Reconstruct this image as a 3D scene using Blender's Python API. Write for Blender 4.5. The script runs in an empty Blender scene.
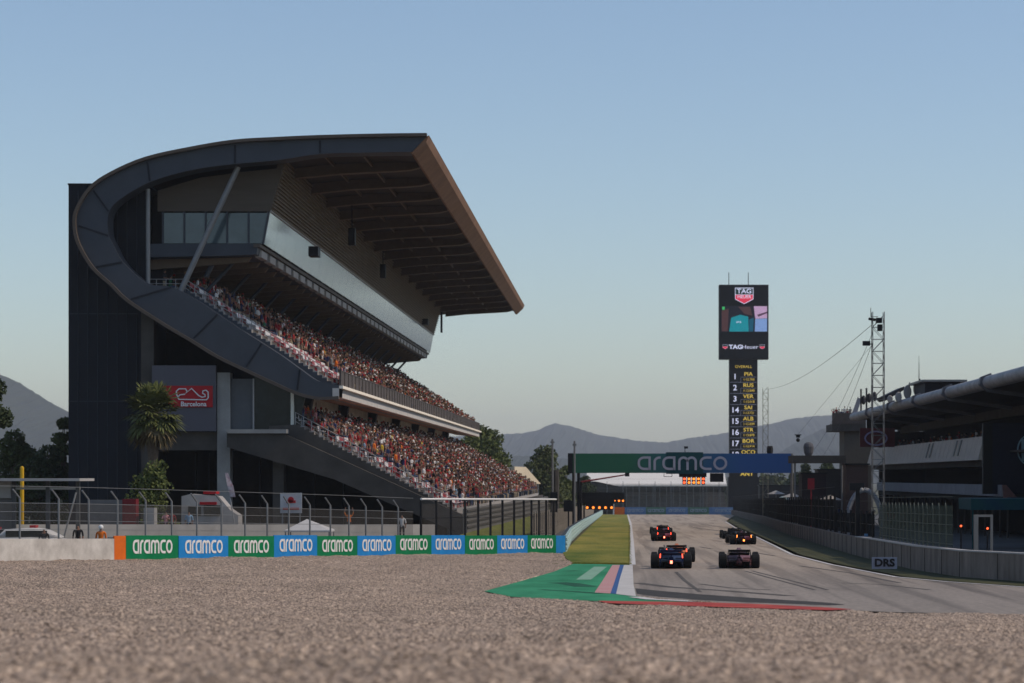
import bpy, bmesh, math, random
import numpy as np
from mathutils import Vector, Matrix
R = math.radians
random.seed(7); rng = np.random.default_rng(7)
S = bpy.context.scene
COL = S.collection
# ------------------------------------------------------------------ camera, sky, sun, exposure
F = 2400.0; VX, VY, H = 621.0, 477.0, 3.3          # focal length in px, vanishing point of the straight, eye height
cd = bpy.data.cameras.new('camera'); cam = bpy.data.objects.new('camera', cd); COL.objects.link(cam)
cam.location = (0, 0, H); cam.rotation_euler = (R(90), 0, 0)
cd.sensor_width = 36; cd.lens = F*36/1024
cd.shift_x = -(VX-512)/1024; cd.shift_y = (VY-341.5)/1024
cd.clip_start = 0.5; cd.clip_end = 20000
cd.dof.use_dof = True; cd.dof.focus_distance = 135; cd.dof.aperture_fstop = 1.2
S.camera = cam
SUN_EL, SUN_AZ = 46.0, 4.0        # elevation; degrees the sun stands to the camera's side of due right
to_sun = Vector((math.cos(R(SUN_EL))*math.cos(R(SUN_AZ)), -math.cos(R(SUN_EL))*math.sin(R(SUN_AZ)), math.sin(R(SUN_EL))))
w = bpy.data.worlds.new('World'); S.world = w; w.use_nodes = True
nt = w.node_tree; nt.nodes.clear()
sky = nt.nodes.new('ShaderNodeTexSky'); sky.sky_type = 'NISHITA'; sky.sun_disc = False
sky.sun_elevation = R(SUN_EL); sky.sun_rotation = R(90+SUN_AZ)
sky.air_density = 1.0; sky.dust_density = 0.8; sky.ozone_density = 2.0; sky.altitude = 100
bg = nt.nodes.new('ShaderNodeBackground'); bg.inputs[1].default_value = 0.13
wo = nt.nodes.new('ShaderNodeOutputWorld')
nt.links.new(sky.outputs[0], bg.inputs[0]); nt.links.new(bg.outputs[0], wo.inputs[0])
sd = bpy.data.lights.new('sun', 'SUN'); sd.energy = 2.45; sd.angle = R(0.5); sd.color = (1.0, 0.84, 0.66)
so = bpy.data.objects.new('sun', sd); COL.objects.link(so)
so.rotation_euler = to_sun.to_track_quat('Z', 'Y').to_euler(); so.location = (60, 0, 60)
S.view_settings.view_transform = 'Standard'; S.view_settings.look = 'None'
S.view_settings.exposure = -0.05; S.view_settings.gamma = 1
S.render.engine = 'CYCLES'
S.cycles.max_bounces = 6; S.cycles.transparent_max_bounces = 16; S.cycles.volume_bounces = 0
S.cycles.use_denoising = True

# ------------------------------------------------------------------ helpers
def W(px, py, Y): return Vector(((px-VX)*Y/F, Y, H-(py-VY)*Y/F))
def XZ(px, py, Y=185.0):
    v = W(px, py, Y); return (v.x, v.z)
def gz(y): return -0.01*y if y < 650 else -6.5-(y-650)*0.0005
def GP(px, py, dz=0.0):
    Y = 7920.0/(py-501.0); return Vector(((px-VX)*Y/F, Y, gz(Y)+dz))

MATS = {}
def mat(name, color, rough=0.7, metal=0.0, var=0.12, scale=2.0, bump=0.0, bscale=20.0, emit=None, alpha=None, spec=0.15, color2=None, stretch=(1,1,1), coord='Object'):
    if name in MATS: return MATS[name]
    m = bpy.data.materials.new(name); m.use_nodes = True; MATS[name] = m
    n = m.node_tree; b = n.nodes['Principled BSDF']
    b.inputs['Roughness'].default_value = rough; b.inputs['Metallic'].default_value = metal
    b.inputs['Specular IOR Level'].default_value = spec
    tc = n.nodes.new('ShaderNodeTexCoord'); mp = n.nodes.new('ShaderNodeMapping'); mp.inputs['Scale'].default_value = stretch
    n.links.new(tc.outputs[coord], mp.inputs[0])
    tx = n.nodes.new('ShaderNodeTexNoise'); tx.inputs['Scale'].default_value = scale; tx.inputs['Detail'].default_value = 6; tx.inputs['Roughness'].default_value = .65
    n.links.new(mp.outputs[0], tx.inputs['Vector'])
    rp = n.nodes.new('ShaderNodeValToRGB'); rp.color_ramp.elements[0].position = .3; rp.color_ramp.elements[1].position = .7
    c = Vector(color); c2 = Vector(color2) if color2 else c*(1+var)
    c1 = c if color2 else c*(1-var)
    rp.color_ramp.elements[0].color = (*c1, 1); rp.color_ramp.elements[1].color = (*[min(v, .95) for v in c2], 1)
    n.links.new(tx.outputs[0], rp.inputs[0]); n.links.new(rp.outputs[0], b.inputs['Base Color'])
    if bump:
        t2 = n.nodes.new('ShaderNodeTexNoise'); t2.inputs['Scale'].default_value = bscale; t2.inputs['Detail'].default_value = 4
        bp = n.nodes.new('ShaderNodeBump'); bp.inputs['Strength'].default_value = bump; bp.inputs['Distance'].default_value = .05
        n.links.new(mp.outputs[0], t2.inputs['Vector']); n.links.new(t2.outputs[0], bp.inputs['Height']); n.links.new(bp.outputs[0], b.inputs['Normal'])
    if emit:
        b.inputs['Emission Color'].default_value = (*emit[:3], 1); b.inputs['Emission Strength'].default_value = emit[3]
    if alpha is not None: b.inputs['Alpha'].default_value = alpha
    return m

class MB:
    def __init__(s): s.v = []; s.f = []; s.m = []; s.mi = 0
    def add(s, vs, fs):
        o = len(s.v); s.v += [tuple(v) for v in vs]
        s.f += [tuple(i+o for i in f) for f in fs]; s.m += [s.mi]*len(fs); return s
    def box(s, x0, x1, y0, y1, z0, z1, M=None):
        vs = [Vector((x, y, z)) for z in (z0, z1) for x, y in ((x0, y0), (x1, y0), (x1, y1), (x0, y1))]
        if M: vs = [M @ v for v in vs]
        return s.add(vs, [(3,2,1,0), (4,5,6,7), (0,1,5,4), (1,2,6,5), (2,3,7,6), (3,0,4,7)])
    def prism(s, prof, y0, y1):                     # profile (x, z) swept along y
        n = len(prof)
        vs = [(x, y0, z) for x, z in prof]+[(x, y1, z) for x, z in prof]
        return s.add(vs, [tuple(range(n)), tuple(range(2*n-1, n-1, -1))]+[(i, i+n, (i+1) % n+n, (i+1) % n) for i in range(n)])
    def slab(s, A, B, y0, y1):                      # strip between two equal-length (x, z) lines, swept along y
        n = len(A); vs = [(x, y, z) for y in (y0, y1) for L in (A, B) for x, z in L]; fs = []
        for i in range(n-1):
            fs += [(i, i+1, n+i+1, n+i), (2*n+i, 3*n+i, 3*n+i+1, 2*n+i+1), (i, 2*n+i, 2*n+i+1, i+1), (n+i, n+i+1, 3*n+i+1, 3*n+i)]
        fs += [(0, n, 3*n, 2*n), (n-1, 3*n-1, 4*n-1, 2*n-1)]
        return s.add(vs, fs)
    def tube(s, p, q, r, r2=None, n=6, cap=True):
        p, q = Vector(p), Vector(q); d = (q-p)
        if d.length < 1e-6: return s
        a = d.orthogonal().normalized(); b = d.normalized().cross(a); r2 = r if r2 is None else r2
        vs = [p+(a*math.cos(t)+b*math.sin(t))*r for t in [i*2*math.pi/n for i in range(n)]]
        vs += [q+(a*math.cos(t)+b*math.sin(t))*r2 for t in [i*2*math.pi/n for i in range(n)]]
        fs = [(i, (i+1) % n, (i+1) % n+n, i+n) for i in range(n)]
        if cap: fs += [tuple(range(n-1, -1, -1)), tuple(range(n, 2*n))]
        return s.add(vs, fs)
    def path(s, pts, r, n=6):
        for a, b in zip(pts[:-1], pts[1:]): s.tube(a, b, r, n=n)
        return s
    def ball(s, c, r, sc=(1,1,1), n=8, k=5):
        c = Vector(c); vs = []; fs = []
        for j in range(1, k):
            t = math.pi*j/k
            for i in range(n):
                u = 2*math.pi*i/n; vs.append(c+Vector((math.sin(t)*math.cos(u)*r*sc[0], math.sin(t)*math.sin(u)*r*sc[1], math.cos(t)*r*sc[2])))
        vs += [c+Vector((0, 0, r*sc[2])), c-Vector((0, 0, r*sc[2]))]; T = len(vs)-2
        for j in range(k-2):
            for i in range(n): fs.append((j*n+i, (j+1)*n+i, (j+1)*n+(i+1) % n, j*n+(i+1) % n))
        for i in range(n): fs += [(T, i, (i+1) % n), (T+1, (k-2)*n+(i+1) % n, (k-2)*n+i)]
        return s.add(vs, fs)
    def loft(s, rings):                             # rings: lists of equal length, closed
        n = len(rings[0]); vs = [v for r in rings for v in r]; fs = []
        for j in range(len(rings)-1):
            for i in range(n): fs.append((j*n+i, j*n+(i+1) % n, (j+1)*n+(i+1) % n, (j+1)*n+i))
        fs += [tuple(range(n-1, -1, -1)), tuple(range((len(rings)-1)*n, len(rings)*n))]
        return s.add(vs, fs)
    def ribbon(s, pts, wd, y0, y1, ox=0, oz=0, k=1):  # stroke in the x-z plane
        P = [Vector((x*k+ox, z*k+oz)) for x, z in pts]; L = []; Rr = []
        for i, p in enumerate(P):
            t = ((P[i+1]-p).normalized() if i < len(P)-1 else Vector((0, 0)))+((p-P[i-1]).normalized() if i else Vector((0, 0)))
            t.normalize(); nn = Vector((-t.y, t.x))*wd*k/2; L.append(p+nn); Rr.append(p-nn)
        return s.slab([tuple(v) for v in L], [tuple(v) for v in Rr], y0, y1)
    def mesh(s, name, mats):
        me = bpy.data.meshes.new(name); me.from_pydata(s.v, [], s.f)
        for m in (mats if isinstance(mats, (list, tuple)) else [mats]): me.materials.append(m)
        me.polygons.foreach_set('material_index', s.m)
        bm = bmesh.new(); bm.from_mesh(me); bmesh.ops.recalc_face_normals(bm, faces=bm.faces); bm.to_mesh(me); bm.free()
        me.update(); return me

def wpos(o):
    v = Vector((0, 0, 0))
    while o: v += o.location; o = o.parent
    return v
def tag(o, label=None, cat=None, group=None, kind=None):
    for k, v in (('label', label), ('category', cat), ('group', group), ('kind', kind)):
        if v: o[k] = v
    return o
def obj(name, mb, m, parent=None, world=True, smooth=False):
    me = mb if isinstance(mb, bpy.types.Mesh) else mb.mesh(name, m)
    o = bpy.data.objects.new(name, me); COL.objects.link(o)
    if smooth: me.polygons.foreach_set('use_smooth', [True]*len(me.polygons))
    if parent:
        o.parent = parent
        if world: o.location = -wpos(parent)
    return o
def empty(name, loc, label, cat, group=None, rz=0.0):
    o = bpy.data.objects.new(name, None); COL.objects.link(o); o.location = loc; o.rotation_euler.z = rz; o.empty_display_size = .3
    return tag(o, label, cat, group)
def struct(name, mb, m): return tag(obj(name, mb, m), kind='structure')
def copy_tree(o, parent=None):
    c = o.copy(); COL.objects.link(c); c.parent = parent
    for ch in o.children: copy_tree(ch, c)
    return c
def textmesh(s, size, depth=.01, align='CENTER', bold=0.0, sx=1.0):
    cu = bpy.data.curves.new('lettering', 'FONT'); cu.body = s; cu.size = size; cu.extrude = depth; cu.offset = bold
    cu.align_x = align; cu.align_y = 'CENTER'; cu.resolution_u = 3
    t = bpy.data.objects.new('lettering', cu); COL.objects.link(t); bpy.context.view_layer.update()
    me = bpy.data.meshes.new_from_object(t.evaluated_get(bpy.context.evaluated_depsgraph_get()))
    bpy.data.objects.remove(t); bpy.data.curves.remove(cu)
    me.transform(Matrix.Rotation(R(90), 4, 'X') @ Matrix.Diagonal((sx, 1, 1, 1)))
    return me
def text(name, s, size, loc, m, parent, rz=0, depth=.01, bold=0.0, align='CENTER', sx=1.0):
    me = textmesh(s, size, depth, align, bold, sx); me.name = name; me.materials.append(m)
    o = bpy.data.objects.new(name, me); COL.objects.link(o); o.parent = parent; o.location = loc; o.rotation_euler.z = rz
    return o
def arc(cx, cz, rx, rz_, a0, a1, n=10): return [(cx+rx*math.cos(R(a0+(a1-a0)*i/n)), cz+rz_*math.sin(R(a0+(a1-a0)*i/n))) for i in range(n+1)]
def word(mb, ox, oz, h, total, y0, y1, st=.2):       # the rounded lower-case wordmark 'aramco'
    def a(): return [[(.72, 1-st/2)]+arc(.42, .6, .34, .4-st/2, 90, 180, 5)+arc(.42, .42, .34, .42-st/2, 180, 270, 5)+[(.76, st/2)], [(.76, 0), (.76, 1)]], .98
    def r(): return [[(.1, 0), (.1, .62)]+arc(.42, .62, .32, .38-st/2, 180, 80, 6)], .58
    def m(): return [[(.1, 0), (.1, .62)]+arc(.36, .62, .26, .38-st/2, 180, 0, 8)+[(.62, 0)], [(.62, .62)]+arc(.88, .62, .26, .38-st/2, 180, 0, 8)+[(1.14, 0)]], 1.36
    def c(): return [[(.78, 1-st/2)]+arc(.46, .6, .36, .4-st/2, 90, 180, 5)+arc(.46, .4, .36, .4-st/2, 180, 270, 5)+[(.78, st/2)]], .88
    def o(): return [arc(.45, .5, .37, .5-st/2, 0, 360, 18)], .92
    G = [a(), r(), a(), m(), c(), o()]; tot = sum(g[1] for g in G); kx = total/tot
    x = ox-total/2
    for strokes, wd in G:
        for st_ in strokes:
            P = [(px*kx, pz*h) for px, pz in st_]
            mb.ribbon(P, st*h, y0, y1, x, oz-h/2)
        x += wd*kx
    return mb

# ------------------------------------------------------------------ materials
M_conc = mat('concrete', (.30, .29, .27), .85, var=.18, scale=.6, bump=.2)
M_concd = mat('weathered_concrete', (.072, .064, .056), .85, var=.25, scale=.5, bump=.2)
M_steel = mat('painted_blue_grey_steel', (.060, .067, .080), .5, var=.12, scale=.4)
M_flange = mat('dull_brown_steel', (.10, .08, .065), .6, var=.1)
M_rib = mat('brown_roof_rib', (.15, .11, .08), .6, var=.1)
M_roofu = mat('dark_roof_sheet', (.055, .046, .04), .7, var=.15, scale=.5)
M_fascia = mat('brown_fascia', (.25, .135, .08), .6, var=.2, scale=.5)
M_rooft = mat('roof_sheet', (.16, .16, .165), .5, var=.1)
M_black = mat('black_paint', (.012, .012, .014), .5, var=.1)
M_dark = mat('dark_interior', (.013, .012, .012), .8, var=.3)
M_block = mat('slate_cladding', (.013, .015, .020), .55, var=.10, scale=.25)
M_white = mat('white_paint', (.72, .70, .67), .5, var=.05)
M_offw = mat('weathered_white', (.38, .36, .34), .7, var=.12, scale=1.2)
M_pole = mat('galvanised_steel', (.22, .22, .22), .45, metal=.3, var=.1)
M_rail = mat('light_rail', (.34, .33, .32), .4, metal=.2, var=.08)
M_glass = mat('mirror_glass', (.50, .60, .66), .17, metal=.95, var=.02)
M_glassd = mat('dark_glass', (.012, .018, .018), .2, var=.3, spec=.25)
M_glassg = mat('greenish_glazing', (.07, .10, .11), .12, var=.3, scale=.3, spec=.7)
M_soffit = mat('terracotta_soffit', (.66, .36, .23), .7, var=.12)
M_parapet = mat('grey_perforated_panel', (.085, .068, .06), .6, var=.12, scale=1)
M_cream = mat('cream_ledge', (.88, .79, .66), .6, var=.05)
M_step = mat('terrace_concrete', (.34, .32, .30), .85, var=.15)
M_red = mat('red_paint', (.42, .02, .025), .45, var=.08)
M_seatr = mat('red_plastic', (.34, .04, .045), .4, var=.08)
M_seatw = mat('white_plastic', (.68, .64, .62), .4, var=.08)
M_green = mat('board_green', (.0, .15, .052), .5, color2=(.005, .19, .075), scale=1.2)
M_blue = mat('board_blue', (.01, .17, .46), .5, color2=(.02, .23, .56), scale=1.2)
M_orange = mat('board_orange', (.62, .13, .015), .5, var=.12, scale=2)
M_letter = mat('white_lettering', (.72, .70, .68), .5, var=.03)
M_glet = mat('lilac_grey_lettering', (.42, .42, .50), .5, var=.05)
M_tyre = mat('tyre_rubber', (.014, .014, .014), .8, var=.2)
M_yellow = mat('yellow_paint', (.62, .36, .02), .5, var=.08)
M_net = None

def net_mat(name, col, cover):
    m = bpy.data.materials.new(name); m.use_nodes = True; n = m.node_tree; n.nodes.clear()
    out = n.nodes.new('ShaderNodeOutputMaterial'); mx = n.nodes.new('ShaderNodeMixShader'); tr = n.nodes.new('ShaderNodeBsdfTransparent'); d = n.nodes.new('ShaderNodeBsdfPrincipled')
    d.inputs['Base Color'].default_value = (*col, 1); d.inputs['Roughness'].default_value = 1; d.inputs['Specular IOR Level'].default_value = 0
    tc = n.nodes.new('ShaderNodeTexCoord'); no = n.nodes.new('ShaderNodeTexNoise'); no.inputs['Scale'].default_value = .8; n.links.new(tc.outputs['Object'], no.inputs['Vector'])
    mr = n.nodes.new('ShaderNodeMapRange'); mr.inputs[1].default_value = .3; mr.inputs[2].default_value = .7; mr.inputs[3].default_value = cover*.85; mr.inputs[4].default_value = cover*1.15
    n.links.new(no.outputs[0], mr.inputs[0]); n.links.new(mr.outputs[0], mx.inputs[0])
    n.links.new(tr.outputs[0], mx.inputs[1]); n.links.new(d.outputs[0], mx.inputs[2]); n.links.new(mx.outputs[0], out.inputs[0])
    return m
M_netl = net_mat('steel_netting', (.085, .08, .075), .32)
M_netd = net_mat('dark_netting', (.018, .018, .018), .93)
M_netg = net_mat('green_grey_netting', (.075, .085, .065), .7)

def grass_mat(name, a, b, sc):
    return mat(name, a, .9, color2=b, scale=sc, bump=.8, bscale=9, coord='Object', stretch=(1, .35, 1))
M_grass = grass_mat('dry_grass', (.075, .12, .014), (.32, .26, .055), .22)
M_grassd = grass_mat('dark_grass', (.04, .045, .018), (.085, .08, .035), .6)  # darker grass for the strip along the pit wall

# asphalt with rubbered lines
def asphalt():
    m = bpy.data.materials.new('asphalt'); m.use_nodes = True; n = m.node_tree; b = n.nodes['Principled BSDF']; b.inputs['Roughness'].default_value = .85
    tc = n.nodes.new('ShaderNodeTexCoord')
    def noise(sc, st, det=5, dist=0):
        mp = n.nodes.new('ShaderNodeMapping'); mp.inputs['Scale'].default_value = st; n.links.new(tc.outputs['Object'], mp.inputs[0])
        t = n.nodes.new('ShaderNodeTexNoise'); t.inputs['Scale'].default_value = sc; t.inputs['Detail'].default_value = det; t.inputs['Distortion'].default_value = dist
        n.links.new(mp.outputs[0], t.inputs['Vector']); return t.outputs[0]
    def ramp(x, p0, c0, p1, c1):
        r = n.nodes.new('ShaderNodeValToRGB'); r.color_ramp.elements[0].position = p0; r.color_ramp.elements[1].position = p1
        r.color_ramp.elements[0].color = (*c0, 1); r.color_ramp.elements[1].color = (*c1, 1); n.links.new(x, r.inputs[0]); return r.outputs[0]
    def mul(a, c, f=1):
        x = n.nodes.new('ShaderNodeMixRGB'); x.blend_type = 'MULTIPLY'; x.inputs[0].default_value = f; n.links.new(a, x.inputs[1]); n.links.new(c, x.inputs[2]); return x.outputs[0]
    base = ramp(noise(.25, (1, .15, 1)), .3, (.36, .295, .23), .7, (.46, .375, .295))
    rub = ramp(noise(1.1, (1, .012, 1), 3), .36, (.68, .67, .66), .50, (1, 1, 1))
    skid = ramp(noise(.8, (1, .03, 1), 2, .6), .36, (.62, .6, .59), .42, (1, 1, 1))
    fine = ramp(noise(6, (1, .3, 1), 6), .3, (.8, .8, .8), .7, (1.1, 1.1, 1.1))
    patch = ramp(noise(.05, (1, .7, 1), 4), .4, (.9, .9, .9), .6, (1, 1, 1))
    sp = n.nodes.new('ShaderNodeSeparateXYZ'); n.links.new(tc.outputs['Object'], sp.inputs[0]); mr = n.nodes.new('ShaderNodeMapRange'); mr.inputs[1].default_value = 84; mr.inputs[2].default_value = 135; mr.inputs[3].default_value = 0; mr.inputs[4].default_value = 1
    n.links.new(sp.outputs[1], mr.inputs[0]); near_tone = ramp(mr.outputs[0], 0, (.66, .68, .71), 1, (1.0, .99, .96))  # tone multiplier: darker and cooler towards the near end
    n.links.new(mul(mul(mul(mul(mul(base, rub), skid, .8), fine), patch), near_tone), b.inputs['Base Color'])
    return m
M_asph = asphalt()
M_asphd = mat('service_asphalt', (.10, .098, .094), .9, var=.2, scale=.3)

def gravel_mat():
    m = bpy.data.materials.new('gravel'); m.use_nodes = True; n = m.node_tree; b = n.nodes['Principled BSDF']; b.inputs['Roughness'].default_value = .9; b.inputs['Specular IOR Level'].default_value = .2
    tc = n.nodes.new('ShaderNodeTexCoord'); mp = n.nodes.new('ShaderNodeMapping'); mp.inputs['Scale'].default_value = (1, .55, 1); n.links.new(tc.outputs['Object'], mp.inputs[0])
    v = n.nodes.new('ShaderNodeTexVoronoi'); v.inputs['Scale'].default_value = 25; n.links.new(mp.outputs[0], v.inputs['Vector'])
    r = n.nodes.new('ShaderNodeValToRGB'); cr = r.color_ramp; cr.elements[0].position = .0; cr.elements[0].color = (.075, .052, .036, 1); cr.elements[1].position = 1; cr.elements[1].color = (.70, .56, .43, 1)
    e = cr.elements.new(.45); e.color = (.25, .197, .152, 1)
    s = n.nodes.new('ShaderNodeSeparateColor'); n.links.new(v.outputs['Color'], s.inputs[0]); n.links.new(s.outputs[0], r.inputs[0])
    t = n.nodes.new('ShaderNodeTexNoise'); t.inputs['Scale'].default_value = .35; t.inputs['Detail'].default_value = 6; n.links.new(mp.outputs[0], t.inputs['Vector'])
    r2 = n.nodes.new('ShaderNodeValToRGB'); r2.color_ramp.elements[0].position = .3; r2.color_ramp.elements[1].position = .7; r2.color_ramp.elements[0].color = (.80, .77, .74, 1); r2.color_ramp.elements[1].color = (1.05, 1.0, .97, 1)
    n.links.new(t.outputs[0], r2.inputs[0])
    x = n.nodes.new('ShaderNodeMixRGB'); x.blend_type = 'MULTIPLY'; x.inputs[0].default_value = 1; n.links.new(r.outputs[0], x.inputs[1]); n.links.new(r2.outputs[0], x.inputs[2])
    n.links.new(x.outputs[0], b.inputs['Base Color']); return m
M_gravel = gravel_mat()

# ------------------------------------------------------------------ ground, track, verges
def sheet(name, pts, m, dz):
    return struct(name, MB().add([(x, y, gz(y)+dz) for x, y in pts], [tuple(range(len(pts)))]), m)
g = MB()
for y0, y1 in ((-300, 0), (0, 650), (650, 3000), (3000, 9500)):
    g.add([(-4500, y0, gz(y0)-.25), (4500, y0, gz(y0)-.25), (4500, y1, gz(y1)-.25), (-4500, y1, gz(y1)-.25)], [(0, 1, 2, 3)])
struct('ground', g, mat('dry_earth', (.07, .072, .045), .95, color2=(.12, .11, .07), scale=.02))
redge = [(27, 585), (16.8, 386), (14.2, 300), (12.4, 220), (11.0, 166), (10.5, 147), (10.9, 124), (11.9, 104), (13.3, 97.8), (16.0, 90), (24, 78)]
ledge = [(24, 66.5), (17, 68.0), (11.6, 69.5), (8, 71.3), (4, 75.8), (1.7, 80.3), (.55, 83), (.45, 88), (.6, 124), (.9, 200), (1.4, 350), (1.6, 585)]
track_poly = [(-25, 587)]+redge+[(60, 60), (60, 48), (30, 62)]+ledge+[(-4, 585)]
# paved area around the pits, then the track on top
sheet('service_road', [(-90, 100), (-28.5, 100), (-23.8, 110), (-4.4, 156), (-4.6, 590), (-90, 590)], M_asphd, -.02)
sheet('pit_lane', [(29, 590), (20.6, 344), (17.5, 255), (15.1, 170), (14.6, 140), (14.5, 115), (15.4, 104), (18, 95), (27, 85), (90, 60), (90, 590)], M_asphd, -.02)
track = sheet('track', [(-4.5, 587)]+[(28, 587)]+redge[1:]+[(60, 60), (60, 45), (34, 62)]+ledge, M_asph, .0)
vl = [(.6, 124.0), (.9, 200), (1.4, 350), (1.6, 585)]
GV = [(-3.7, 153), (-4.5, 585), (1.45, 585), (1.25, 350), (.75, 200), (.45, 125.5), (-2.47, 126.2), (-3.15, 138)]
sheet('grass_verge', GV, M_grass, .008)
sheet('pit_grass', [(x+.5, y) for x, y in redge[1:10]]+[(18.5, 95.5), (15.2, 103.5), (14.2, 115), (14.4, 145), (14.9, 170), (17.2, 255), (20.2, 344), (26, 550)], M_grassd, .008)
# green painted run-off, kerb and lines
gp = [(484, 591.5), (511.7, 597), (567, 600.2), (614.6, 602), (660, 602.2), (700, 603.2), (672, 600.2), (640, 598.2), (636, 596), (633.5, 585), (632.5, 565.2), (574, 563.6), (553.4, 572), (520, 581.6)]
M_gpaint = mat('green_painted_asphalt', (.02, .17, .075), .8, color2=(.05, .31, .15), scale=.55, bump=.3, stretch=(1, .4, 1))
struct('run_off', MB().add([GP(x, y, .012) for x, y in gp], [tuple(range(len(gp)))]), M_gpaint)
def gsheet(name, pts, m, dz): return struct(name, MB().add([GP(x, y, dz) for x, y in pts], [tuple(range(len(pts)))]), m)
gsheet('run_off_patch', [(594, 567), (607, 567), (591, 580), (576, 580)], mat('faded_patch', (.22, .38, .27), .8, var=.2, scale=2), .018)
def striped(name, c1, c2, freq):
    m = bpy.data.materials.new(name); m.use_nodes = True; n = m.node_tree; b = n.nodes['Principled BSDF']; b.inputs['Roughness'].default_value = .6
    tc = n.nodes.new('ShaderNodeTexCoord'); mp = n.nodes.new('ShaderNodeMapping'); wv = n.nodes.new('ShaderNodeTexWave'); wv.bands_direction = 'Y'; wv.inputs['Scale'].default_value = freq; wv.inputs['Distortion'].default_value = .6
    n.links.new(tc.outputs['Object'], wv.inputs[0]); r = n.nodes.new('ShaderNodeValToRGB'); r.color_ramp.elements[0].color = (*c1, 1); r.color_ramp.elements[1].color = (*c2, 1); r.color_ramp.elements[0].position = .4; r.color_ramp.elements[1].position = .6
    n.links.new(wv.outputs[0], r.inputs[0]); n.links.new(r.outputs[0], b.inputs['Base Color']); return m
gsheet('kerb', [(594.6, 593), (610.4, 594), (614, 584), (620, 565.4), (612.4, 565.4), (602, 582)], striped('red_white_kerb_paint', (.50, .16, .14), (.52, .34, .30), .22), .022)
gsheet('kerb_line', [(610.4, 594), (616, 594.6), (619.6, 580), (624, 565.4), (620, 565.4), (614, 584)], mat('blue_paint', (.03, .09, .25), .6, var=.2), .026)
M_line = mat('worn_white_line', (.58, .56, .53), .7, var=.12, scale=3)
gsheet('kerb_apron', [(616, 594.6), (636, 597), (633.5, 585), (632.7, 565.4), (624, 565.4), (619.6, 580)], mat('pale_concrete_apron', (.46, .44, .41), .7, color2=(.60, .57, .53), scale=.9), .024)
def gstrip(name, pts, wd, m, dz=.016):
    mb = MB(); P = [Vector((x, y)) for x, y in pts]; L = []
    for i, p in enumerate(P):
        t = (P[min(i+1, len(P)-1)]-P[max(i-1, 0)]).normalized(); nn = Vector((-t.y, t.x))*wd/2
        L += [(p.x+nn.x, p.y+nn.y, gz(p.y)+dz), (p.x-nn.x, p.y-nn.y, gz(p.y)+dz)]
    mb.add(L, [(2*i, 2*i+1, 2*i+3, 2*i+2) for i in range(len(P)-1)]); return struct(name, mb, m)
gstrip('track_edge_line', vl, .32, M_line)
gstrip('track_edge_line', redge[1:], .22, M_line)
gstrip('track_edge_line', [(GP(x, y).x, GP(x, y).y) for x, y in ((634, 597.6), (652, 600), (672, 601), (700, 602.4))], .45, M_line, .03)
RL = [(598, 601.6), (640, 602.2), (700, 603), (760, 605), (830, 608.5), (852, 610.2), (830, 611.2), (760, 609.2), (700, 607.2), (640, 605.2), (606, 603.9)]
gsheet('run_off_line', RL, mat('red_painted_edge', (.30, .025, .02), .7, color2=(.50, .08, .05), scale=1), .03)
gsheet('dark_strip', [(635.5, 588.5), (660, 591), (700, 594.5), (760, 598.5), (830, 603), (845, 604.8), (830, 605.4), (760, 602.8), (700, 600), (660, 596.8), (637, 594)], mat('near_black_asphalt', (.035, .032, .03), .85, color2=(.075, .068, .06), scale=1.2), .008)  # near-black strip along the near edge of the track

M_rub = mat('tyre_rubber_on_asphalt', (.10, .09, .08), .9, var=.3, scale=1.5)
def gpts(L): return [(GP(x, y).x, GP(x, y).y) for x, y in L]
for wd_, L in ((.5, [(637, 583), (668, 587), (720, 590.5), (790, 596)]), (.22, [(700, 584), (730, 588), (770, 590)]), (.2, [(757, 553), (775, 556), (792, 556.2)]), (.35, [(690, 527), (720, 531), (740, 536)]), (.16, [(676, 572), (684, 580), (700, 592)]), (.14, [(745, 571), (770, 578), (815, 590)]), (.14, [(752, 571), (780, 578), (828, 590)]), (.2, [(800, 566), (850, 573), (900, 583)]), (.25, [(700, 547), (712, 549), (722, 549)]), (.2, [(842, 583), (880, 584.5), (930, 590)]), (.12, [(664, 545), (668, 556), (676, 566)]), (.3, [(700, 524), (728, 528), (748, 533)]), (.2, [(640, 526), (740, 526.6)])):
    gstrip('tyre_marks', gpts(L), wd_, M_rub, .006)
for wd_, L in ((.9, [(556, 583), (570, 584), (586, 587)]), (.5, [(566, 571.5), (578, 571)]), (.35, [(540, 590), (575, 592), (600, 594)])):
    gstrip('tyre_marks', gpts(L), wd_, mat('rubber_on_green', (.02, .10, .055), .9, var=.4, scale=2), .02)
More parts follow.
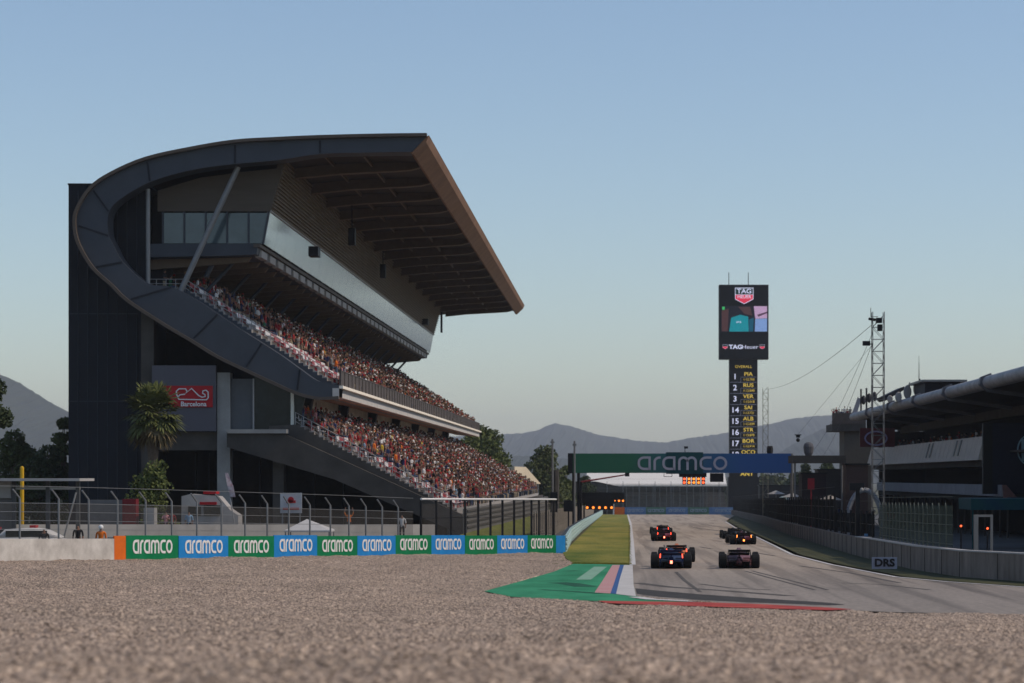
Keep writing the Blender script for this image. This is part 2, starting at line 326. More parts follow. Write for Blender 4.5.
# gravel trap as one displaced sheet
BD = Vector((19.45, 46.0)); BL = BD.length; BD /= BL; B0 = Vector((-23.2, 109.0))
def inpoly(X, Y, poly):
    ins = np.zeros(X.shape, bool); j = len(poly)-1
    for i in range(len(poly)):
        xi, yi = poly[i]; xj, yj = poly[j]
        if yi != yj: ins ^= ((yi > Y) != (yj > Y)) & (X < (xj-xi)*(Y-yi)/(yj-yi)+xi)
        j = i
    return ins
def gh(X, Y):
    Y0 = 76-.6*np.clip(X, 0, 40)
    A = 1.78*np.clip((Y0-Y)/56, 0, 1.3)**1.3
    B = .0352*np.clip(-X-4.2, 0, 30)*np.clip((Y-10)/40, 0, 1)
    return A+B
def vnoise(X, Y, sc, seed):
    r = np.random.default_rng(seed).random((512, 512)); x = X/sc; y = Y/sc; xi = np.floor(x).astype(int); yi = np.floor(y).astype(int); fx = x-xi; fy = y-yi
    fx = fx*fx*(3-2*fx); fy = fy*fy*(3-2*fy); a = r[xi % 512, yi % 512]; b = r[(xi+1) % 512, yi % 512]; c = r[xi % 512, (yi+1) % 512]; d = r[(xi+1) % 512, (yi+1) % 512]
    return (a*(1-fx)+b*fx)*(1-fy)+(c*(1-fx)+d*fx)*fy-.5
nr, nc = 1050, 880
yy = 9.0*np.exp(np.linspace(0, math.log(160/9.0), nr)); uu = np.linspace(-.36, .27, nc)
Yg, Ug = np.meshgrid(yy, uu, indexing='ij'); Xg = Ug*(Yg+6)
hh = gh(Xg, Yg)
amp = .8+.5*(vnoise(Xg, Yg, 2.3, 9)+.5)
rough = amp*(.050*vnoise(Xg, Yg*.8, .042, 1)+.035*vnoise(Xg+.3*Yg, Yg*.7, .09, 2)+.05*vnoise(Xg, Yg*.5, .5, 3))+.10*vnoise(Xg, Yg*.4, 2.6, 4)+.05*np.sin(Yg*2.1+3*vnoise(Xg*.3, Yg, 2.2, 5)+Xg*.25)*np.clip(vnoise(Xg*.25, Yg*.6, 3.0, 6)+.25, 0, 1)
zones = [[(x, y) for x, y in ([(-4.5, 590)]+[(28, 590)]+redge[1:]+[(60, 60), (60, 45), (34, 62)]+ledge)], [(GP(x, y).x, GP(x, y).y) for x, y in gp], GV, [(GP(x, y).x, GP(x, y).y) for x, y in RL]]
under = np.zeros(Xg.shape, bool)
for z_ in zones: under |= inpoly(Xg, Yg, z_)
# distance fade of the roughness near the paved edges
hz = hh-.01*Yg+rough
hz = np.where((Yg > 76-.6*np.clip(Xg, 0, 40)-3) & (Xg > -5), np.minimum(hz, -.01*Yg+.01+.6*np.abs(rough)), hz)
hz = np.where(under, -.01*Yg-.12, hz)
side = (Xg-B0.x)*BD.y-(Yg-B0.y)*BD.x             # > 0 on the gravel side of the board line
keep_v = (side > -.15) & ~(Yg > 152) & ~((Xg > -2) & (Yg > 92)) & ~((Xg > 11) & (Yg > 74))
V = np.stack([Xg, Yg, hz], -1).reshape(-1, 3)
idx = np.arange(nr*nc).reshape(nr, nc)
q = np.stack([idx[:-1, :-1], idx[:-1, 1:], idx[1:, 1:], idx[1:, :-1]], -1).reshape(-1, 4)
kq = keep_v.reshape(-1)[q].all(1) & ~under.reshape(-1)[q].all(1); q = q[kq]
used = np.unique(q); remap = -np.ones(nr*nc, int); remap[used] = np.arange(len(used)); V = V[used]; q = remap[q]
me = bpy.data.meshes.new('gravel_trap'); me.vertices.add(len(V)); me.vertices.foreach_set('co', V.astype(np.float32).ravel())
me.loops.add(q.size); me.loops.foreach_set('vertex_index', q.astype(np.int32).ravel())
me.polygons.add(len(q)); me.polygons.foreach_set('loop_start', np.arange(0, q.size, 4, dtype=np.int32))
me.update(calc_edges=True); me.validate(); me.materials.append(M_gravel)
tag(obj('gravel_trap', me, None), kind='structure')
# tufts of grass that roughen the verges
gv_ = MB(); rg = random.Random(3); tv = []; tf = []
def tuft(x, y, z, h):
    a = rg.uniform(0, 3.14); dx, dy = math.cos(a)*h*.45, math.sin(a)*h*.45; o = len(tv)
    tv.extend([(x-dx, y-dy, z), (x+dx, y+dy, z), (x+dx*.3+rg.uniform(-.05, .05), y, z+h)]); tf.append((o, o+1, o+2))
for _ in range(15000):
    y = 126+(rg.random()**1.7)*330; t = rg.random(); xl = -4.3+(-.0 if y > 160 else (160-y)*.02); xr_ = .42+(y-124)*.0035
    tuft(xl+(xr_-xl)*t, y, gz(y), rg.uniform(.012, .035))
for _ in range(3500):
    t = rg.random(); a_, c_ = GV[5], GV[6]; tuft(a_[0]*(1-t)+c_[0]*t+rg.uniform(-.15, .15), a_[1]*(1-t)+c_[1]*t+rg.gauss(0, .35), gz(126), rg.uniform(.03, .07))
for _ in range(3000):
    y = 126+rg.random()*200; tuft(.46+(y-124)*.0035+rg.gauss(0, .05), y, gz(y)+.01, rg.uniform(.02, .045))
gm = bpy.data.meshes.new('grass'); gm.from_pydata(tv, [], tf); gm.materials.append(M_grass)
tag(obj('grass', gm, None), 'short green and straw coloured grass on the verge left of the track', 'grass', kind='stuff')
# coarse gravel beyond the detailed sheet and under the camera
g = MB(); n0 = 40
for side_ in (-1, 1):
    for k in range(30):
        ya, yb = 9+k*5, 14+k*5
        xa = -.36*(ya+6) if side_ < 0 else .27*(ya+6); xb = -.36*(yb+6) if side_ < 0 else .27*(yb+6); xo = side_*60
        if side_ > 0 and yb > 66: continue
        if side_ < 0 and yb > 100: continue
        z = lambda x, y: float(gh(np.array(x), np.array(y)))-.01*y-.02
        g.add([(xa, ya, z(xa, ya)), (xo, ya, z(xa, ya)), (xo, yb, z(xb, yb)), (xb, yb, z(xb, yb))], [(0, 1, 2, 3)])
zc = float(gh(np.array(0.), np.array(9.)))-.09
g.add([(-60, -40, zc), (60, -40, zc), (60, 9, zc), (-60, 9, zc)], [(0, 1, 2, 3)])
struct('gravel_field', g, M_gravel)

# ------------------------------------------------------------------ hills
def ridge(name, pts, Y, depth, m, base=-12, seed=1):
    rn = random.Random(seed); mb = MB(); P = []
    for i in range(len(pts)-1):
        k = max(2, int(abs(pts[i+1][0]-pts[i][0])/3))
        for j in range(k):
            t = j/k; P.append((pts[i][0]*(1-t)+pts[i+1][0]*t, pts[i][1]*(1-t)+pts[i+1][1]*t+rn.uniform(-.5, .5)))
    P.append(pts[-1]); n = 9; vs = []
    for a, (px, py) in enumerate(P):
        top = W(px, py, Y)
        for j in range(n):
            t = j/(n-1); zz = base+(top.z-base)*(t**.8); yv = Y-depth*(1-t)
            vs.append((top.x+math.sin(a*.45+j)*14*(1-t), yv+math.sin(a*.7+j*1.7)*depth*.02*(1 if 0 < j < n-1 else 0), zz+(rn.uniform(-1, 1)*(top.z-base)*.012 if 0 < j < n-1 else 0)))
        vs.append((top.x, Y+depth*.8, base))
    n += 1
    mb.add(vs, [(a*n+j, (a+1)*n+j, (a+1)*n+j+1, a*n+j+1) for a in range(len(P)-1) for j in range(n-1)])
    return struct(name, mb, m)
M_hill = mat('wooded_hillside', (.03, .04, .035), .95, color2=(.05, .06, .05), scale=.02)
ridge('hills', [(380, 440), (440, 437), (501, 434), (523, 433), (538, 430), (548, 425), (555, 423), (570, 426), (600, 435), (640, 441), (665, 442.5), (690, 438), (720, 434), (760, 426), (790, 419), (815, 416), (835, 415), (860, 411), (900, 405), (960, 412), (1040, 420), (1140, 430), (1250, 440)], 7600, 1500, M_hill, seed=2)
ridge('hills', [(690, 472), (720, 468), (750, 462), (780, 452), (800, 440), (822, 429), (850, 424), (880, 430), (940, 436), (1050, 430), (1150, 440)], 5200, 900, M_hill, seed=3)
ridge('hills', [(-220, 392), (-150, 372), (-60, 365), (-20, 368), (0, 374), (20, 383), (45, 399), (68, 412), (110, 424), (200, 436), (330, 447), (450, 452), (560, 458), (640, 463), (700, 470)], 4300, 900, M_hill, seed=5)

# ------------------------------------------------------------------ GRANDSTAND
YN, YF = 185.0, 368.0
GS = empty('grandstand', (-28, YN, gz(YN)), 'long grandstand with curved steel end frame and overhanging roof left of the straight', 'grandstand')
O = [(427,136),(380,136.5),(320,138),(275,140),(235,142.5),(192,149.5),(147,159.5),(113,174),(92,188.5),(78.5,209.5),(76,225),(80,244),(94,267.5),(113,285),(128.5,300),(165,324),(192,340),(218,356),(245,369),(271,381),(297,392.5),(318,397.5),(339,397)]
I = [(412,152),(370,152.5),(320,154),(279,160),(235,164),(192,170),(150,182),(119,200),(109,212),(107.5,225),(109,236),(113,244),(123,262),(147,283),(172,287),(195,299),(218,314),(240,329),(262,343),(282,356),(300,369),(318,381),(339,385)]
Ow = [XZ(*p) for p in O]; Iw = [XZ(*p) for p in I]
def smooth_line(L, k=4):
    out = []
    for i in range(len(L)-1):
        p0, p1, p2, p3 = Vector(L[max(i-1, 0)]), Vector(L[i]), Vector(L[i+1]), Vector(L[min(i+2, len(L)-1)])
        for j in range(k):
            t = j/k; out.append(tuple(.5*((2*p1)+(p2-p0)*t+(2*p0-5*p1+4*p2-p3)*t*t+(3*p1-p0-3*p2+p3)*t**3)))
    return out+[tuple(L[-1])]
Os, Is = smooth_line(Ow), smooth_line(Iw)
fr = obj('end_frame', MB().slab(Os, Is, YN, YN+2.2), M_steel, GS)
f2 = MB()
def off(L, d):
    out = []
    for i, p in enumerate(L):
        a = Vector(L[max(i-1, 0)]); b = Vector(L[min(i+1, len(L)-1)]); t = (b-a).normalized(); out.append((p[0]+t.y*d, p[1]-t.x*d))
    return out
f2.slab(off(Os, -.06), off(Os, .18), YN-.40, YN+.2)
obj('flange', f2, M_flange, fr)
for i in range(2, 22, 2):                            # plate seams on the frame web
    a, b = Vector(Ow[i]), Vector(Iw[i]); t = (b-a).normalized(); nn = Vector((-t.y, t.x))*.07; a = a+t*.2; b = b-t*.05
    obj('stiffener', MB().slab([tuple(a+nn), tuple(b+nn)], [tuple(a-nn), tuple(b-nn)], YN-.06, YN+.1), mat('seam_steel', (.022, .024, .03), .6), fr)

# roof
und = [XZ(x, y) for x, y in ((410,147),(370,147),(320,148.5),(279,153),(235,157),(192,163),(147,175),(115,191))]
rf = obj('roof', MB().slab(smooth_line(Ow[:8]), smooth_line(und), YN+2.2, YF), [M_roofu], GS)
obj('roof_covering', MB().slab(off(Ow[:12], -.10), off(Ow[:12], -.02), YN+2.25, YF), M_rooft, rf)
fa = [XZ(429, 135), XZ(426, 142), XZ(413.5, 154), XZ(410.5, 152.5), XZ(409, 146)]
obj('fascia', MB().prism(fa, YN+.1, YF+.3), M_fascia, rf)
bot = [XZ(x, y) for x, y in ((410,151),(400,153.5),(385,154.7),(360,156),(320,158.2),(279,162.5))]
top = [XZ(x, y) for x, y in ((410,146.8),(400,147.2),(385,147.2),(360,147.4),(320,148.7),(279,153.2))]
for k in range(17):
    y = YN+9+k*10.4; b = MB().slab(top, bot, y, y+.38); b.slab([(x, z-.02) for x, z in bot], [(x, z-.14) for x, z in bot], y-.22, y+.6)
    obj('rib', b, M_rib, rf)
b = MB()
for px in (360, 320):
    x, z = XZ(px, 149.5); b.box(x-.07, x+.07, YN+3, YF-1, z-.2, z+.1)
obj('purlin', b, M_rib, rf)
# curved back shell (closes the stand from behind)
sh = off(Ow[7:16], .15); sh2 = off(Ow[7:16], .6)
obj('rear_wall', MB().slab(sh, sh2, YN+2.2, YF-1), M_block, GS)
# louvred wall over the lounge
wall_t, wall_b = XZ(279, 154), XZ(264, 207); YB = 352.0
wl = MB().slab([wall_t, wall_b], [(wall_t[0]-.5, wall_t[1]), (wall_b[0]-.5, wall_b[1])], YN+3.4, YB)
wo_ = obj('louvred_wall', wl, mat('brown_cladding', (.15, .12, .09), .7, var=.1, scale=.3), GS)
b = MB()
for k in range(16):
    t = (k+.5)/16; x = wall_t[0]*(1-t)+wall_b[0]*t; z = wall_t[1]*(1-t)+wall_b[1]*t; b.box(x+.0, x+.16, YN+3.4, YB, z-.045, z+.045)
obj('louvres', b, mat('brown_louvre', (.20, .16, .12), .6), wo_)
pl = [XZ(x, y) for x, y in ((150,186),(192,173),(235,167),(277,163),(264,207),(150,207))]
obj('gable_wall', MB().prism(pl, YN+3.0, YN+3.3), mat('brown_gable_cladding', (.10, .082, .065), .7, var=.1, scale=.3, stretch=(1, 1, 6)), GS)
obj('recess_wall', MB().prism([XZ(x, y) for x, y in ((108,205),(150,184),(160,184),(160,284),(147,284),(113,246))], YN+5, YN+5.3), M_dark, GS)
# lounge box
x_t, z_t = wall_b; x_b, z_b = XZ(258, 240)
sk = obj('lounge', MB().slab([(x_t-.55, z_t), (x_b-.5, z_b)], [(x_t-9, z_t), (x_b-9, z_b)], YN+4.0, YB-.3), M_dark, GS)
npan = 30; dy = (YB-YN-3.3)/npan
for k in range(npan):
    y0 = YN+3.3+k*dy
    obj('glass_pane', MB().slab([(x_t, z_t-.02), (x_b, z_b)], [(x_t-.1, z_t-.02), (x_b-.1, z_b)], y0+.03, y0+dy-.03), M_glass, sk)
b = MB()
for k in range(npan+1):
    y0 = YN+3.3+k*dy; b.slab([(x_t-.02, z_t), (x_b-.02, z_b)], [(x_t-.25, z_t), (x_b-.25, z_b)], y0-.025, y0+.025)
b.box(x_t-.2, x_t+.12, YN+3.2, YB, z_t-.05, z_t+.14)
obj('glazing_frame', b, M_rail, sk)
xl = XZ(155, 0)[0]
for k in range(5):
    a = xl+(x_t-xl)*k/5; c = xl+(x_t-xl)*(k+1)/5; lean = (x_t-x_b) if k == 4 else 0
    obj('end_window', MB().prism([(a+.06, z_b+.05), (c-.06-lean, z_b+.05), (c-.06, z_t-.1), (a+.06, z_t-.1)], YN+3.2, YN+3.28), M_glassg, sk)
b = MB()
for k in range(6):
    a = xl+(x_t-xl)*k/5-(.1 if k == 5 else 0); lean = (x_t-x_b) if k == 5 else 0
    obj('window_mullion', MB().slab([(a-.07-lean, z_b), (a-.07, z_t)], [(a+.07-lean, z_b), (a+.07, z_t)], YN+3.1, YN+3.35), M_steel, sk)
# lounge floor slab, its lit white panels and its ribbed soffit
xf, zf = XZ(250, 240.5); xf2, zf2 = XZ(248, 251); xr = XZ(140, 0)[0]
sl = obj('lounge_floor', MB().prism([(xr, zf), (xf+.25, zf), (xf+.1, zf2), (xf-1.2, zf2-.1), (xr, zf2-.25)], YN+2.6, YB+.4), M_steel, GS)
obj('floor_edge', MB().box(xf-.1, xf+.42, YN+2.4, YB+.5, zf-.28, zf-.02), M_flange, sl)
b = MB(); y = YN+4
while y < YB-3: b.box(xf-.2, xf+.3, y, y+3.1, zf2-.12, zf2+.42); y += 4.6
obj('lit_panels', b, M_offw, sl)
b = MB(); y = YN+4
while y < YB: obj('soffit_beam', MB().slab([(xf-.5, zf2-.1), (xr, zf2-.3)], [(xf-.8, zf2-.5), (xr, zf2-1.1)], y, y+.35), M_rib, sl); y += 4.6
y = YN+6
while y < YB:
    obj('strut', MB().tube((xf-2.2, y, zf2-.3), (xf-5.2, y, 17.2), .16), M_steel, GS); y += 9.2
# end posts
obj('column', MB().tube((*[XZ(145, 187)[0]], YN+1.2, XZ(145, 187)[1]), (XZ(145, 0)[0], YN+1.2, XZ(0, 284)[1]), .17, n=10), M_pole, GS)
p, q_ = XZ(236, 165), XZ(178, 290)
obj('diagonal_brace', MB().tube((p[0], YN+1.1, p[1]), (q_[0], YN+1.1, q_[1]), .22, n=10), M_pole, GS)
p, q_ = XZ(226, 208), XZ(196, 272)
obj('diagonal_brace', MB().tube((p[0], YN+4.5, p[1]), (q_[0], YN+4.5, q_[1]), .2, n=10), M_steel, GS)
# upper tier
NU, runU = 16, .735; xu0 = XZ(333, 0)[0]; zu0 = XZ(0, 388)[1]; riseU = (XZ(0, 290)[1]-zu0)/NU
prof = [(xu0+.55, zu0)]
for k in range(NU): prof += [(xu0-k*runU, zu0+k*riseU), (xu0-k*runU, zu0+(k+1)*riseU)]
ztop = zu0+NU*riseU; xback = xu0-NU*runU-.1
prof += [(xback-3, ztop), (xback-3, ztop-1)]+[XZ(x, y) for x, y in ((170,325),(218,354),(271,379.5),(297,391),(318,396),(338,395.5))]
ut = obj('upper_tier', MB().prism(prof, YN+2.25, YF), M_step, GS)
sp2 = [(xu0+.3, zu0)]
for k in range(NU*2): sp2 += [(xu0-k*runU/2, zu0+(k+.6)*riseU/2), (xu0-k*runU/2, zu0+(k+1.6)*riseU/2)]
obj('side_stringer', MB().prism(sp2+[(xback, ztop), (xback-3, ztop), (xback-3, ztop-1)]+prof[-6:], YN+2.12, YN+2.24), M_steel, ut)
xs_ = XZ(339, 0)[0]; zs0, zs1 = XZ(0, 397)[1], XZ(0, 385)[1]
obj('tier_edge', MB().box(xs_-.5, xs_, YN-.05, YF+.3, zs0, zs1-.25), mat('pale_tier_edge', (.50, .47, .44), .7, var=.12, scale=1.2), GS)
obj('cream_ledge', MB().box(xs_-.1, xs_+.30, YN+.05, YF+.32, zs1-.27, zs1-.05), M_cream, GS)
pp = obj('parapet', MB().box(xs_-.02, xs_+.08, YN+.3, YF+.2, zs1-.05, zs1+1.08), M_parapet, GS)
b = MB().box(xs_-.06, xs_+.12, YN+.3, YF+.2, zs1+1.08, zs1+1.16)
y = YN+.3
while y < YF: b.box(xs_+.08, xs_+.13, y, y+.07, zs1-.05, zs1+1.08); y += 2.6
obj('parapet_rail', b, M_parapet, pp)
def stairrail(x0, z0, x1, z1, y, n, name='side_railing'):
    b = MB()
    for h in (.35, .7, 1.05): b.tube((x0, y, z0+h), (x1, y, z1+h), .03, n=5)
    for k in range(n+1):
        t = k/n; x = x0*(1-t)+x1*t; z = z0*(1-t)+z1*t; b.tube((x, y, z-.05), (x, y, z+1.08), .035, n=5)
    obj(name, b, M_rail, GS)
stairrail(xu0, zu0, xback, ztop, YN+2.6, 16); stairrail(xu0-.3, zu0, xback, ztop, YN+7.2, 12)
stairrail(xback, ztop, xback-3, ztop, YN+2.6, 4)
obj('soffit', MB().prism([(xs_, zs0-.01), (XZ(294, 0)[0], XZ(0, 393.5)[1]), (XZ(294, 0)[0]-.3, XZ(0, 393.5)[1]+.3), (xs_-.1, zs0+.25)], YN+.2, YF+.2), M_soffit, GS)
# lower tier
XL, ZL, XF_, ZF_ = -25.2, 7.25, -12.7, .45; NL = 17; runL = (XF_-XL)/NL; riseL = (ZL-ZF_)/NL
prof = [(XF_+.5, ZF_)]
for k in range(NL): prof += [(XF_-k*runL, ZF_+k*riseL), (XF_-k*runL, ZF_+(k+1)*riseL)]
prof += [(XL-2, ZL), (XL-2, ZL-1.2), (XF_+.5, ZF_-1.0)]
lt = obj('lower_tier', MB().prism(prof, YN+.6, YF+.5), M_step, GS)
sp2 = [(XF_+.5, ZF_)]
for k in range(NL*2): sp2 += [(XF_-k*runL/2, ZF_+(k+.6)*riseL/2), (XF_-k*runL/2, ZF_+(k+1.6)*riseL/2)]
obj('side_stringer', MB().prism(sp2+[(XL-2, ZL), (XL-2, ZL-1), (XF_+.5, ZF_-.6)], YN+.45, YN+.59), M_concd, lt)
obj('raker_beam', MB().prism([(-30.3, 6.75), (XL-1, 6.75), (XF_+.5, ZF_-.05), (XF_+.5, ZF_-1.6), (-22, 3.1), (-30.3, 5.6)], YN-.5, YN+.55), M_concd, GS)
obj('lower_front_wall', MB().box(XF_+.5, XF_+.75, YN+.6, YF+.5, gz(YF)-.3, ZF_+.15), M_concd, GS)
stairrail(XF_, ZF_, XL, ZL, YN+.8, 20); stairrail(XF_, ZF_, XL+.4, ZL, YN+14, 14)
rp_ = obj('rear_panels', MB().box(-25.6, -25.35, YN+1, 354, 7.2, 9.9), mat('pale_poster_wall', (.78, .76, .66), .5, var=.2, scale=.35), GS)
for k in range(7):
    y = 190+k*25; obj('pier', MB().prism([(-25.3, 7.0), (-24.9, 7.0), (-24.4, 9.6), (-25.3, 9.8)], y, y+.9), M_black, GS)
obj('red_banner', MB().box(-25.33, -25.25, 214, 229, 8.25, 8.75), M_red, GS)
# near-end facade: block, columns, panels, openings
xb0, xb1 = XZ(68.5, 0, YN+3)[0], XZ(139, 0)[0]; zg = gz(YN)-.3
bl = obj('stair_block', MB().box(xb0, xb1, YN+3, YN+40, zg, XZ(0, 185, YN+3)[1]), M_block, GS)
b = MB()
for k in range(1, 8):
    x = xb0+(xb1-xb0)*k/8; b.box(x-.03, x+.03, YN+2.93, YN+3.02, zg, XZ(0, 186)[1])
for z in (XZ(0, 311)[1], XZ(0, 400)[1]): b.box(xb0, xb1, YN+2.94, YN+3.02, z-.04, z+.04)
obj('cladding_joint', b, mat('joint_metal', (.035, .04, .05), .6), bl)  # thin metal joints between the cladding sheets
obj('coping', MB().box(xb0-.05, xb1+.1, YN+2.9, YN+40.1, XZ(0, 185, YN+3)[1], XZ(0, 185, YN+3)[1]+.12), M_black, bl)
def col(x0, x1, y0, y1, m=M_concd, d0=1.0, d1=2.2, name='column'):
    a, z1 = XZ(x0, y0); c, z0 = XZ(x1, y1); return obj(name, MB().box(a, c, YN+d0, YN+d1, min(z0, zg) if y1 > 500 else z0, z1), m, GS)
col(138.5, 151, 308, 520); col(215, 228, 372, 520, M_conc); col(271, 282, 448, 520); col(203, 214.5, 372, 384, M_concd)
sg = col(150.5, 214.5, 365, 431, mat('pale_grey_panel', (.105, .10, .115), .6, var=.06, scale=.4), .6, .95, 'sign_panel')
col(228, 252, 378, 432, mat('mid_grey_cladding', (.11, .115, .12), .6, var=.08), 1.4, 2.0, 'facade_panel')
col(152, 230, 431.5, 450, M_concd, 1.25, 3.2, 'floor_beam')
col(229, 288, 429.5, 433.5, M_conc, -.8, 1.2, 'canopy')
# dark back of the undercroft
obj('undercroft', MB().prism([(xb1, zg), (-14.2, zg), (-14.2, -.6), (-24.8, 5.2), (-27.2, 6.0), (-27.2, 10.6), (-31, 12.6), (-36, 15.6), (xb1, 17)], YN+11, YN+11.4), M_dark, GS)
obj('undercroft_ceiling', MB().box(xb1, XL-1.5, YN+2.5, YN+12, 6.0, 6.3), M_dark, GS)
b = MB()
for px in (176, 190, 243, 257, 300, 330): b.box(XZ(px, 0)[0], XZ(px, 0)[0]+.12, YN+8, YN+8.2, zg, XZ(0, 452)[1])
obj('mullions', b, M_block, GS)
a, z1 = XZ(252, 340); c, z0 = XZ(299, 429)
lw = obj('lobby_window', MB().prism([(a, z0), (c-.2, z0), (XZ(304, 0)[0], XZ(0, 392)[1]), (a, XZ(0, 373)[1])], YN+1.2, YN+1.35), M_glassd, GS)
obj('window_frame', MB().box(a-.12, a, YN+1.1, YN+1.5, z0, XZ(0, 378)[1]).box(a, c, YN+1.1, YN+1.5, z0-.12, z0), M_rail, lw)
# red circuit sign: outline of a track and lettering
a, z1 = XZ(172.5, 385.5); c, z0 = XZ(211.5, 407)
bs = obj('red_sign', MB().box(a-1.2, c, YN+.5, YN+.58, z0, z1), M_red, GS)
trk = [(184,394),(179,394.6),(176.5,397),(178,399.2),(192,399.4),(205.5,399.6),(207.3,397.5),(207.2,392),(205,390),(202,390.6),(201.6,393),(204,394.4),(204.2,396.4),(201,397),(197.5,395.2),(190.5,388.2),(184.6,393.2),(186,391),(184.5,388.6),(178,388.6),(175.3,391),(175.6,394.6),(176.8,396.4)]
b = MB().ribbon([XZ(x, y) for x, y in trk], .085, YN+.40, YN+.49); obj('track_outline', b, M_letter, bs)
x, z = XZ(192.5, 404); o = text('lettering', 'Barcelona', .5, (0, 0, 0), M_letter, bs, bold=.012); o.location = Vector((x, YN+.45, z))-wpos(bs)
# roof details
for (px, py, Y) in ((352, 233, 215), (383, 268, 262), (415, 297, 318)):
    v = W(px, py, Y); obj('hanging_speaker', MB().box(v.x-.3, v.x+.3, Y-.4, Y+.4, v.z-1.1, v.z+.4).tube((v.x, Y, v.z+.4), (v.x, Y, v.z+3), .05), M_black, GS)
for (px, py, Y) in ((312, 252, 199), (424, 322, 330)):
    v = W(px, py, Y); obj('speaker', MB().box(v.x-.2, v.x+.6, Y-.8, Y+.8, v.z-.4, v.z+.4), M_black, GS)
v = W(441.5, 322, YF-8); obj('hanging_light', MB().box(v.x-.15, v.x+.15, v.y-.2, v.y+.2, v.z-1.6, v.z+1.6).tube(v, v+Vector((0, 0, 4)), .06), M_black, GS)
obj('banner', MB().box(xs_-.1, xs_+.02, 262, 265, zs1-.2, zs1+.6), M_white, GS)

# concrete wall and grass bank in front of the stand
cw = MB(); zt, zb = lambda y: .95-.0035*(y-178), lambda y: -.65-.0075*(y-178)
for y0, y1 in ((176, 260), (260, 372)):
    cw.add([(x, y, z) for y in (y0, y1) for x, z in ((-11.6, zb(y)-1), (-11.3, zb(y)-1), (-11.3, zt(y)), (-11.6, zt(y)))], [(0,1,2,3), (7,6,5,4), (0,4,5,1), (1,5,6,2), (2,6,7,3), (3,7,4,0)])
cwo = obj('concrete_wall', cw, mat('dark_grey_wall', (.15, .145, .135), .85, var=.2)); tag(cwo, 'low grey concrete wall with horizontal rails below the lower seating tier', 'wall')  # a darker grey than the plain concrete
b = MB()
for t in (.15, .4, .65, .9):
    for y0, y1 in ((176, 260), (260, 372)):
        z0, z1 = zb(y0)*(1-t)+zt(y0)*t, zb(y1)*(1-t)+zt(y1)*t
        b.add([(x, y, z+d) for y, z in ((y0, z0), (y1, z1)) for x, d in ((-11.3, -.07), (-11.2, -.07), (-11.2, .07), (-11.3, .07))], [(0,1,2,3), (7,6,5,4), (0,4,5,1), (1,5,6,2), (2,6,7,3), (3,7,4,0)])
obj('rail', b, M_concd, cwo)
struct('grass_bank', MB().add([(-11.3, 168, -.75), (-6.9, 160, gz(160)+.03), (-6.9, 430, gz(430)+.03), (-11.3, 430, -2.4)], [(0, 1, 2, 3)]), grass_mat('bank_grass', (.09, .11, .01), (.17, .17, .03), .4))

# ------------------------------------------------------------------ seats
def seat_mesh(name, m):
    b = MB(); b.loft([[Vector((x, y, z)) for x, y in ((-.2, -.21), (.2, -.2), (.2, .2), (-.2, .21))] for z in (.40, .45)])
    b.add([(-.2, -.21, .45), (-.24, -.21, .82), (-.2, .21, .45), (-.24, .21, .82), (-.16, -.21, .45), (-.2, -.21, .82), (-.16, .21, .45), (-.2, .21, .82)], [(0, 2, 3, 1), (4, 5, 7, 6), (1, 3, 7, 5), (0, 1, 5, 4), (2, 6, 7, 3)])
    b.tube((0, 0, 0), (0, 0, .41), .04, n=5); return b.mesh(name, m)
SE = [seat_mesh('red_seat', M_seatr), seat_mesh('white_seat', M_seatw)]
ORD = ['first', 'second', 'third', 'fourth', 'fifth', 'sixth', 'seventh', 'eighth', 'ninth', 'tenth', 'eleventh', 'twelfth', 'thirteenth', 'fourteenth', 'fifteenth', 'sixteenth', 'seventeenth', 'eighteenth', 'nineteenth', 'twentieth']
def spot(tier, r, y): return Vector((xu0-r*runU-.32, y, zu0+(r+1)*riseU)) if tier else Vector((XF_-r*runL-.32, y, ZF_+(r+1)*riseL))
used_spots = set()
massS = MB(); sv = {0: SE[0], 1: SE[1]}
sverts = [[v.co.copy() for v in m.vertices] for m in SE]; sfaces = [[tuple(p.vertices) for p in m.polygons] for m in SE]
def colour_of(r, j): return 0 if (hash((r*7+j//3*13) % 11) % 3 == 0 or random.random() < .22) else 1
for tier, NR in ((1, NU), (0, NL)):
    y00 = YN+(3.2 if tier else 1.3); J = int((YF-y00-1)/.52)
    for r in range(NR):
        for j in range(J):
            y = y00+j*.52; c = colour_of(r, j); P = spot(tier, r, y)
            if (tier and j < 9) or (not tier and j < 11):
                if r == NR-1 and False: continue
                o = bpy.data.objects.new('seat', SE[c]); COL.objects.link(o); o.location = P
                tag(o, '%s plastic seat, %s tier, %s row from the front, %s from the near end' % (('red', 'white')[c], ('lower', 'upper')[tier], ORD[r], ORD[j]), 'seat', 'plastic seats of the grandstand')
            elif j < 130:
                massS.mi = c; massS.add([v+P for v in sverts[c]], sfaces[c])
so_ = obj('seat_rows', massS, [M_seatr, M_seatw]); tag(so_, 'rows of red and white plastic seats filling both tiers further along', 'seats', kind='stuff')

